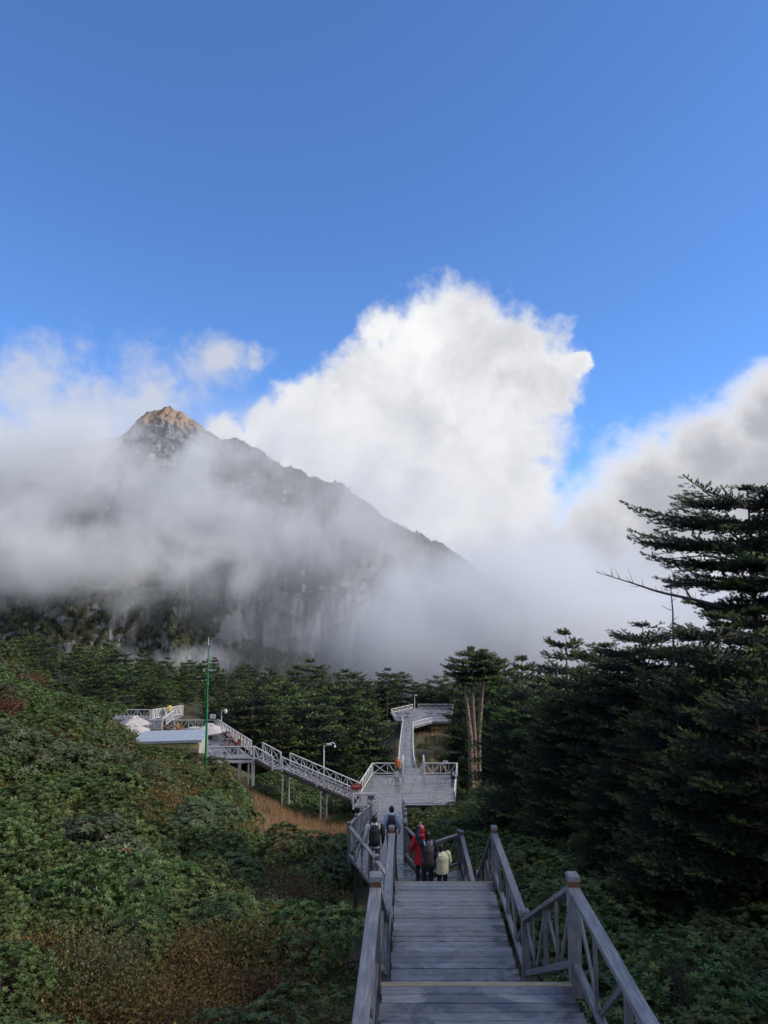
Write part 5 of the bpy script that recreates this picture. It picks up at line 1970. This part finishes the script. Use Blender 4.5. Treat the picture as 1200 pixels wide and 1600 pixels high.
blades('dry_grass', 'tall dry golden grass under the kiosk stairs', 'dry_grass', 42000, (-14, -1.6), (34, 63), .8, .022,
       lambda x, y: (fbm(x * .3, y * .3, 3, 5) > .25) & ((x < -2.2) | (y > 58)) & (x > -.205 * y) & (x < -.04 * y), 3)
blades('dry_grass', 'patches of dry brown grass along the narrow walkway', 'dry_grass', 14000, (-12, 18), (70, 150), .7, .05,
       lambda x, y: (fbm(x * .16, y * .16, 3, 8) > .45) & (np.abs(x - 3.4) > 1.3) & ((y > 73) | (np.abs(x - 2) > 7)), 4)


def cover(name, label, mat, n, xr_, yr_, size, test, seed):
    rng = np.random.default_rng(seed)
    x = rng.uniform(xr_[0], xr_[1], n)
    y = rng.uniform(yr_[0], yr_[1], n)
    k = test(x, y)
    x, y = x[k], y[k]
    n = len(x)
    z = ground(x, y) + rng.uniform(0, .28, n)
    tv = np.array([(0, 0, 0), (.3, .5, .08), (0, 1, 0), (-.3, .5, .08)])
    tf = np.array([(0, 1, 2), (0, 2, 3)])
    D = rng.normal(0, 1, (n, 3)) + np.array([0, 0, .6])
    sz = size * np.sqrt(np.clip(y, 4, 60) / 9.0)
    M = axes_from(D, np.array([0, 0, 1.0]), rng, 1.5) * (sz * rng.uniform(.6, 1.3, n))[:, None, None]
    pn = fbm(x * .5, y * .5, 3, 17)
    V, F, va = scatter(tv, tf, M, np.stack([x, y, z], 1), np.clip(pn * 1.4 - .2 + rng.normal(0, .15, n), 0, 1))
    ob = bpy.data.objects.new(name, mesh_np(name, V, F, mat, va))
    col.objects.link(ob)
    tag(ob, label, 'undergrowth', kind='stuff')


def off_walk(x, y):
    on = (np.abs(x - (0.855 + .0345 * (y - 7))) < 1.15) & (y < 18.5)
    on |= (x > -1.3) & (x < 2.6) & (y >= 18) & (y < 57)
    on |= (x > -4) & (x < 7.4) & (y >= 56) & (y < 70)
    return ~on


cover('undergrowth', 'low leafy undergrowth between the shrubs on the left slope', 'ground_leaf', 90000, (-22, 3), (4, 34), .07, lambda x, y: off_walk(x, y) & (x > -.62 * y - 1) & (x < -.2 + .03 * y), 11)
cover('undergrowth', 'low leafy undergrowth on the farther left hill', 'ground_leaf', 60000, (-44, -2), (32, 66), .08, lambda x, y: off_walk(x, y) & (x > -.62 * y - 1) & ~((x > -9) & (y > 43) & (x < -1)), 12)
cover('undergrowth', 'low dark undergrowth under the firs on the right', 'ground_leaf', 50000, (1.9, 26), (4, 60), .075, lambda x, y: off_walk(x, y) & (x < .58 * y + 1), 13)

# ================================================================== people


def ell_loft(rings, sides=14):
    """closed loft of ellipses: rings of (x, y, z, rx, ry)"""
    V, F = [], []
    for (x, y, z, rx, ry) in rings:
        for i in range(sides):
            a = 2 * math.pi * i / sides
            V.append((x + rx * math.cos(a), y + ry * math.sin(a), z))
    n = len(rings)
    for k in range(n - 1):
        for i in range(sides):
            j = (i + 1) % sides
            F.append((k * sides + i, k * sides + j, (k + 1) * sides + j, (k + 1) * sides + i))
    F.append(tuple(reversed(range(sides))))
    F.append(tuple(range((n - 1) * sides, n * sides)))
    return V, F


def capsule(p0, p1, r0, r1, sides=10):
    p0, p1 = np.array(p0, float), np.array(p1, float)
    d = p1 - p0
    L = np.linalg.norm(d) + 1e-9
    d = d / L
    P, R = [], []
    for a in (-.95, -.7, -.35):
        P.append(p0 + d * r0 * a)
        R.append(r0 * math.sqrt(1 - a * a))
    P += [p0, (p0 + p1) / 2, p1]
    R += [r0, (r0 + r1) / 2, r1]
    for a in (.35, .7, .95):
        P.append(p1 + d * r1 * a)
        R.append(r1 * math.sqrt(1 - a * a))
    V, F = tube_np(np.array(P), R, sides)
    F = [tuple(int(v) for v in f) for f in F]
    n = len(P)
    F.append(tuple(reversed(range(sides))))
    F.append(tuple(range((n - 1) * sides, n * sides)))
    return [tuple(v) for v in V], F


def ellipsoid(c, r, sides=14):
    rings = []
    for k in range(9):
        a = -math.pi / 2 + math.pi * (k + .25) / 8.5
        rings.append((c[0], c[1], c[2] + r[2] * math.sin(a), max(.003, r[0] * math.cos(a)), max(.003, r[1] * math.cos(a))))
    return ell_loft(rings, sides)


TMP = bpy.data.scenes.new('workbench')


def fuse(name, shapes, mat, voxel=0.018, smooth=2, extra=()):
    """one continuous skin over overlapping shapes"""
    V, F = [], []
    for v, f in shapes:
        o_ = len(V)
        V += list(v)
        F += [tuple(i + o_ for i in q) for q in f]
    me = mesh_py(name + '_src', V, F)
    ob = bpy.data.objects.new('tmp', me)
    TMP.collection.objects.link(ob)
    md = ob.modifiers.new('r', 'REMESH')
    md.mode = 'VOXEL'
    md.voxel_size = voxel
    sm = ob.modifiers.new('s', 'SMOOTH')
    sm.iterations = smooth
    sm.factor = .5
    vl = TMP.view_layers[0]
    vl.update()
    dg = vl.depsgraph
    ev = ob.evaluated_get(dg)
    m2 = bpy.data.meshes.new_from_object(ev)
    bpy.data.objects.remove(ob)
    if extra:
        bm = bmesh.new()
        bm.from_mesh(m2)
        for v, f in extra:
            vs_ = [bm.verts.new(p) for p in v]
            for q in f:
                try:
                    bm.faces.new([vs_[i] for i in q])
                except ValueError:
                    pass
        bm.to_mesh(m2)
        bm.free()
    m2.materials.clear()
    m2.materials.append(MATS[mat])
    for p_ in m2.polygons:
        p_.use_smooth = True
    return m2


def hand(w, e, sgn):
    """palm from the wrist w on, away from the elbow e, with five bent fingers"""
    w, e = Vector(w), Vector(e)
    d = (w - e).normalized()
    side = d.cross(Vector((1, 0, 0)) if abs(d.x) < .8 else Vector((0, 1, 0))).normalized()
    nrm = d.cross(side).normalized()
    palm = [capsule(w, w + d * .07, .026, .032, 8)]
    fing = []
    for k, (o_, l) in enumerate(((-.027, .062), (-.009, .075), (.009, .078), (.027, .066))):
        b = w + d * .075 + side * o_
        m_ = b + d * l * .55 + nrm * .008 * sgn
        t_ = m_ + d * l * .40 + nrm * .026 * sgn
        fing += [capsule(b, m_, .010, .009, 6), capsule(m_, t_, .009, .007, 6)]
    b = w + d * .03 - side * .03
    fing += [capsule(b, b + d * .035 - side * .026, .012, .010, 6), capsule(b + d * .035 - side * .026, b + d * .068 - side * .026 + nrm * .012 * sgn, .010, .008, 6)]
    return palm, fing


def person(label, x, y, z, yaw, h, jacket, sleeve=None, trousers='cloth_black', hair='hair', hood=None, long_coat=False, lean=0.0, arms=None, cap=None, stride=.06, bulk=1.0, vox=.02, group=None):
    s = h / 1.72
    root = empty('person', (x, y, z), label, 'person', group)
    M = Matrix.Translation((x, y, z)) @ Matrix.Rotation(yaw, 4, 'Z') @ Matrix.Scale(s, 4)
    # joints (facing +Y); arms: {side: (elbow, wrist)}
    sh = {-1: Vector((-.185, 0, 1.40)), 1: Vector((.185, 0, 1.40))}
    A = {-1: (Vector((-.26, -.02, 1.13)), Vector((-.25, .08, .90))), 1: (Vector((.26, -.02, 1.13)), Vector((.25, .08, .90)))}
    if arms:
        for k, v in arms.items():
            A[k] = (Vector(v[0]), Vector(v[1]))
    hip = {-1: Vector((-.095, 0, .92)), 1: Vector((.095, 0, .92))}
    kn = {-1: Vector((-.10, .02 + stride * .6, .50)), 1: Vector((.10, .03 - stride * .2, .50))}
    an = {-1: Vector((-.10, stride, .09)), 1: Vector((.105, -stride, .09))}
    hx = lean
    # body: head, neck, trunk, limbs in one skin
    sk = [ellipsoid((hx, .015, 1.60), (.076, .094, .118)), capsule((hx * .6, -.01, 1.40), (hx, .0, 1.52), .056, .052),
          ell_loft([(0, 0, .86, .14, .10), (0, 0, .95, .155, .11), (0, 0, 1.10, .135, .10), (0, 0, 1.28, .165, .115), (hx * .4, 0, 1.40, .15, .09), (hx * .5, 0, 1.45, .07, .06)]),
          capsule((hx, .108, 1.60), (hx, .118, 1.575), .014, .018, 8), capsule((hx - .078, .0, 1.61), (hx - .082, -.005, 1.575), .02, .014, 6), capsule((hx + .078, .0, 1.61), (hx + .082, -.005, 1.575), .02, .014, 6),
          capsule((hx - .022, .098, 1.54), (hx + .022, .098, 1.54), .010, .010, 6)]
    fingers = []
    for k in (-1, 1):
        sk += [capsule(sh[k], A[k][0], .048, .040), capsule(A[k][0], A[k][1], .038, .028), capsule(hip[k], kn[k], .080, .052), capsule(kn[k], an[k], .052, .036), capsule(an[k], an[k] + Vector((0, .12, -.045)), .036, .034)]
        pm, fg = hand(A[k][1], A[k][0], k)
        sk += pm
        fingers += fg
    child('body', fuse('body', sk, 'skin', vox, 1, fingers), root, M)
    # eyes
    for k in (-1, 1):
        v, f = ellipsoid((hx + k * .032, .100, 1.615), (.012, .008, .009), 8)
        child('eye', mesh_py('eye', v, f, 'hair', True), root, M)
    b = bulk
    hem = .60 if long_coat else .80
    flare = .20 if long_coat else .175
    jk = [ell_loft([(0, 0, hem, flare * b, (flare - .04) * b), (0, 0, hem + .04, flare * b, (flare - .04) * b), (0, 0, 1.0, .172 * b, .135 * b), (0, 0, 1.15, .168 * b, .13 * b), (0, 0, 1.30, .19 * b, .14 * b), (hx * .4, 0, 1.40, .185 * b, .115 * b),
                    (hx * .5, 0, 1.455, .11, .085), (hx * .6, -.005, 1.50, .075, .072)], 18)]
    for k in (-1, 1):
        jk.append(capsule(sh[k] - Vector((k * .05, 0, 0.01)), sh[k], .085, .083 * b))
        if not sleeve:
            jk += [capsule(sh[k], A[k][0], .078 * b, .060 * b), capsule(A[k][0], A[k][0].lerp(A[k][1], .93), .060 * b, .045 * b)]
    if hood:
        jk.append(ellipsoid((hx * .7, -.09, 1.46), (.11, .07, .075)))
    child('jacket', fuse('jacket', jk, jacket, vox, 2), root, M)
    if sleeve:
        for k in (-1, 1):
            sl = sleeve if isinstance(sleeve, str) else sleeve[k]
            js = [capsule(sh[k] + Vector((k * .01, 0, 0)), A[k][0], .086 * b, .064 * b), capsule(A[k][0], A[k][0].lerp(A[k][1], .93), .064 * b, .047 * b)]
            child('sleeve', fuse('sleeve', js, sl, vox, 2), root, M)
    tr = [ell_loft([(0, 0, .82, .165, .12), (0, 0, .92, .168, .125), (0, 0, 1.02, .15, .115)])]
    for k in (-1, 1):
        tr += [capsule(hip[k] - Vector((0, 0, .04)), kn[k], .096, .070), capsule(kn[k], an[k] + Vector((0, 0, .02)), .070, .058)]
    child('trousers', fuse('trousers', tr, trousers, vox, 2), root, M)
    for k in (-1, 1):
        shp = [capsule(an[k] + Vector((0, -.035, -.03)), an[k] + Vector((0, .15, -.05)), .048, .042)]
        child('shoe', fuse('shoe', shp, 'cloth_black', vox, 1), root, M)
    if hood == 'up':
        hd = [ellipsoid((hx, -.015, 1.61), (.112, .122, .138)), capsule((hx * .7, -.03, 1.44), (hx, -.02, 1.55), .09, .10)]
        child('hood', fuse('hood', hd, jacket, vox, 2), root, M)
    else:
        hr = [ellipsoid((hx, -.022, 1.635), (.088, .096, .102)), ellipsoid((hx, -.05, 1.58), (.080, .062, .085))]
        child('hair', fuse('hair', hr, hair, vox, 1), root, M)
    if cap:
        cp = [ellipsoid((hx, -.005, 1.70), (.098, .110, .055)), capsule((hx - .05, .10, 1.665), (hx + .05, .10, 1.665), .02, .02), capsule((hx, .10, 1.665), (hx, .155, 1.655), .03, .02)]
        child('cap', fuse('cap', cp, cap, vox, 1), root, M)
    return root, M


def backpack(label, M, mat, size=1.0, drop=0.0, straps='strap_grey'):
    loc = M @ Vector((0, -.2, 1.1))
    root = empty('backpack', loc, label, 'backpack')
    S = size
    z0 = 1.02 - drop
    bd = [ell_loft([(0, -.215, z0 - .10 * S, .10 * S, .06 * S), (0, -.225, z0 - .06 * S, .145 * S, .095 * S), (0, -.23, z0 + .12 * S, .155 * S, .11 * S), (0, -.22, z0 + .30 * S, .14 * S, .09 * S), (0, -.20, z0 + .39 * S, .10 * S, .06 * S), (0, -.19, z0 + .42 * S, .05 * S, .03 * S)], 20)]
    child('pack_body', fuse('pack', bd, mat, .016, 2), root, M)
    pk = [ell_loft([(0, -.315, z0 - .05 * S, .09 * S, .03), (0, -.325, z0 + .02 * S, .115 * S, .045), (0, -.325, z0 + .10 * S, .11 * S, .04), (0, -.31, z0 + .15 * S, .09 * S, .02)], 16)]
    child('front_pocket', fuse('pocket', pk, mat, .012, 1), root, M)
    for k in (-1, 1):
        V, F = tube_np(np.array([(k * .09, -.16, z0 + .36 * S), (k * .11, -.06, 1.475), (k * .12, .08, 1.43), (k * .13, .15, 1.28), (k * .15, .10, 1.08), (k * .15, -.12, z0 + .02)]), [.024] * 6, 6)
        child('shoulder_strap', mesh_np('strap', V, F, straps, smooth=True), root, M)
    V, F = tube_np(np.array([(-.04, -.19, z0 + .40 * S), (-.03, -.19, z0 + .47 * S), (.03, -.19, z0 + .47 * S), (.04, -.19, z0 + .40 * S)]), [.012] * 4, 6)
    child('handle', mesh_np('handle', V, F, straps, smooth=True), root, M)
    return root


def at_x(px, py, Y):
    return float(at(px, py, Y).x)


r, M = person('walker in a white jacket with one black sleeve, black backpack on the back', at_x(585, 1320, 21.7), 21.7, Z3, .05, 1.70, 'cloth_white', {-1: 'cloth_white', 1: 'cloth_black'}, 'cloth_grey', hood='down')
backpack('large black backpack worn by the walker in the white jacket', M, 'cloth_black', 1.12, straps='cloth_black')
r, M = person('walker in a pale blue jacket with a navy backpack ahead of the white jacket', at_x(612, 1300, 22.9), 22.9, Z3, -.05, 1.62, 'cloth_paleblue', None, 'cloth_grey', hood='down')
backpack('navy backpack worn by the walker in the pale blue jacket', M, 'cloth_navy', 1.0, straps='cloth_navy')
r, M = person('person in navy clothes with a brown backpack, left arm raised overhead', at_x(668, 1340, 20.35), 20.35, Z3, .12, 1.68, 'cloth_navy', None, 'cloth_navy', bulk=1.06, stride=.03,
              arms={-1: ((-.27, .10, 1.58), (-.20, .16, 1.80)), 1: ((.27, .04, 1.14), (.33, .22, 1.05))})
backpack('dark brown backpack with a grey strap on the person in navy', M, 'pack_brown', 1.2, .10)
r, M = person('person in a long bright red hooded coat beside the one in navy', at_x(658, 1320, 21.1), 21.1, Z3, .3, 1.58, 'cloth_red', None, 'cloth_black', hood='up', long_coat=True, bulk=1.08, stride=.03, cap='cloth_pink',
              arms={-1: ((-.30, .02, 1.14), (-.27, .12, .92))})
r, M = person('short person in a cream jacket with dark shoulders right of the brown backpack', at_x(691, 1345, 20.15), 20.15, Z3, .25, 1.40, 'cloth_cream', {-1: 'cloth_navy', 1: 'cloth_cream'}, 'cloth_black', bulk=1.25, lean=-.05, stride=.02,
              arms={-1: ((-.28, .14, 1.22), (-.12, .27, 1.22)), 1: ((.29, .06, 1.13), (.27, .2, .98))})
# small figures farther off
c = at(621, 1190, 68.6)
person('person in an orange jacket and pink cap behind the litter bin on the deck', c.x, 67.5, Z4, 3.0, 1.66, 'cloth_orange', None, 'cloth_grey', cap='cloth_pink', vox=.03)
c = at(264, 1108, 80.5)
person('person in a yellow jacket at the corner of the upper terrace', c.x + .1, 80.4, ZU, 1.0, 1.65, 'cloth_yellow', None, 'cloth_grey', vox=.03)
c = at(259, 1135, 74)
person('dark-haired person in black beside the wicker chairs', c.x - .3, 74.6, ZK - .35, 2.0, 1.6, 'cloth_black', None, 'cloth_black', vox=.03)
for px, lab, mt in ((208, 'person in red under the left parasols, nearer the left edge', 'cloth_red'), (219, 'person in red under the left parasols, nearer the kiosk roof', 'cloth_red')):
    c = at(px, 1150, 65.5)
    person(lab, c.x, 65.5, ZK - .2, 2.5, 1.35, mt, None, 'cloth_black', vox=.03)

bpy.data.scenes.remove(TMP)
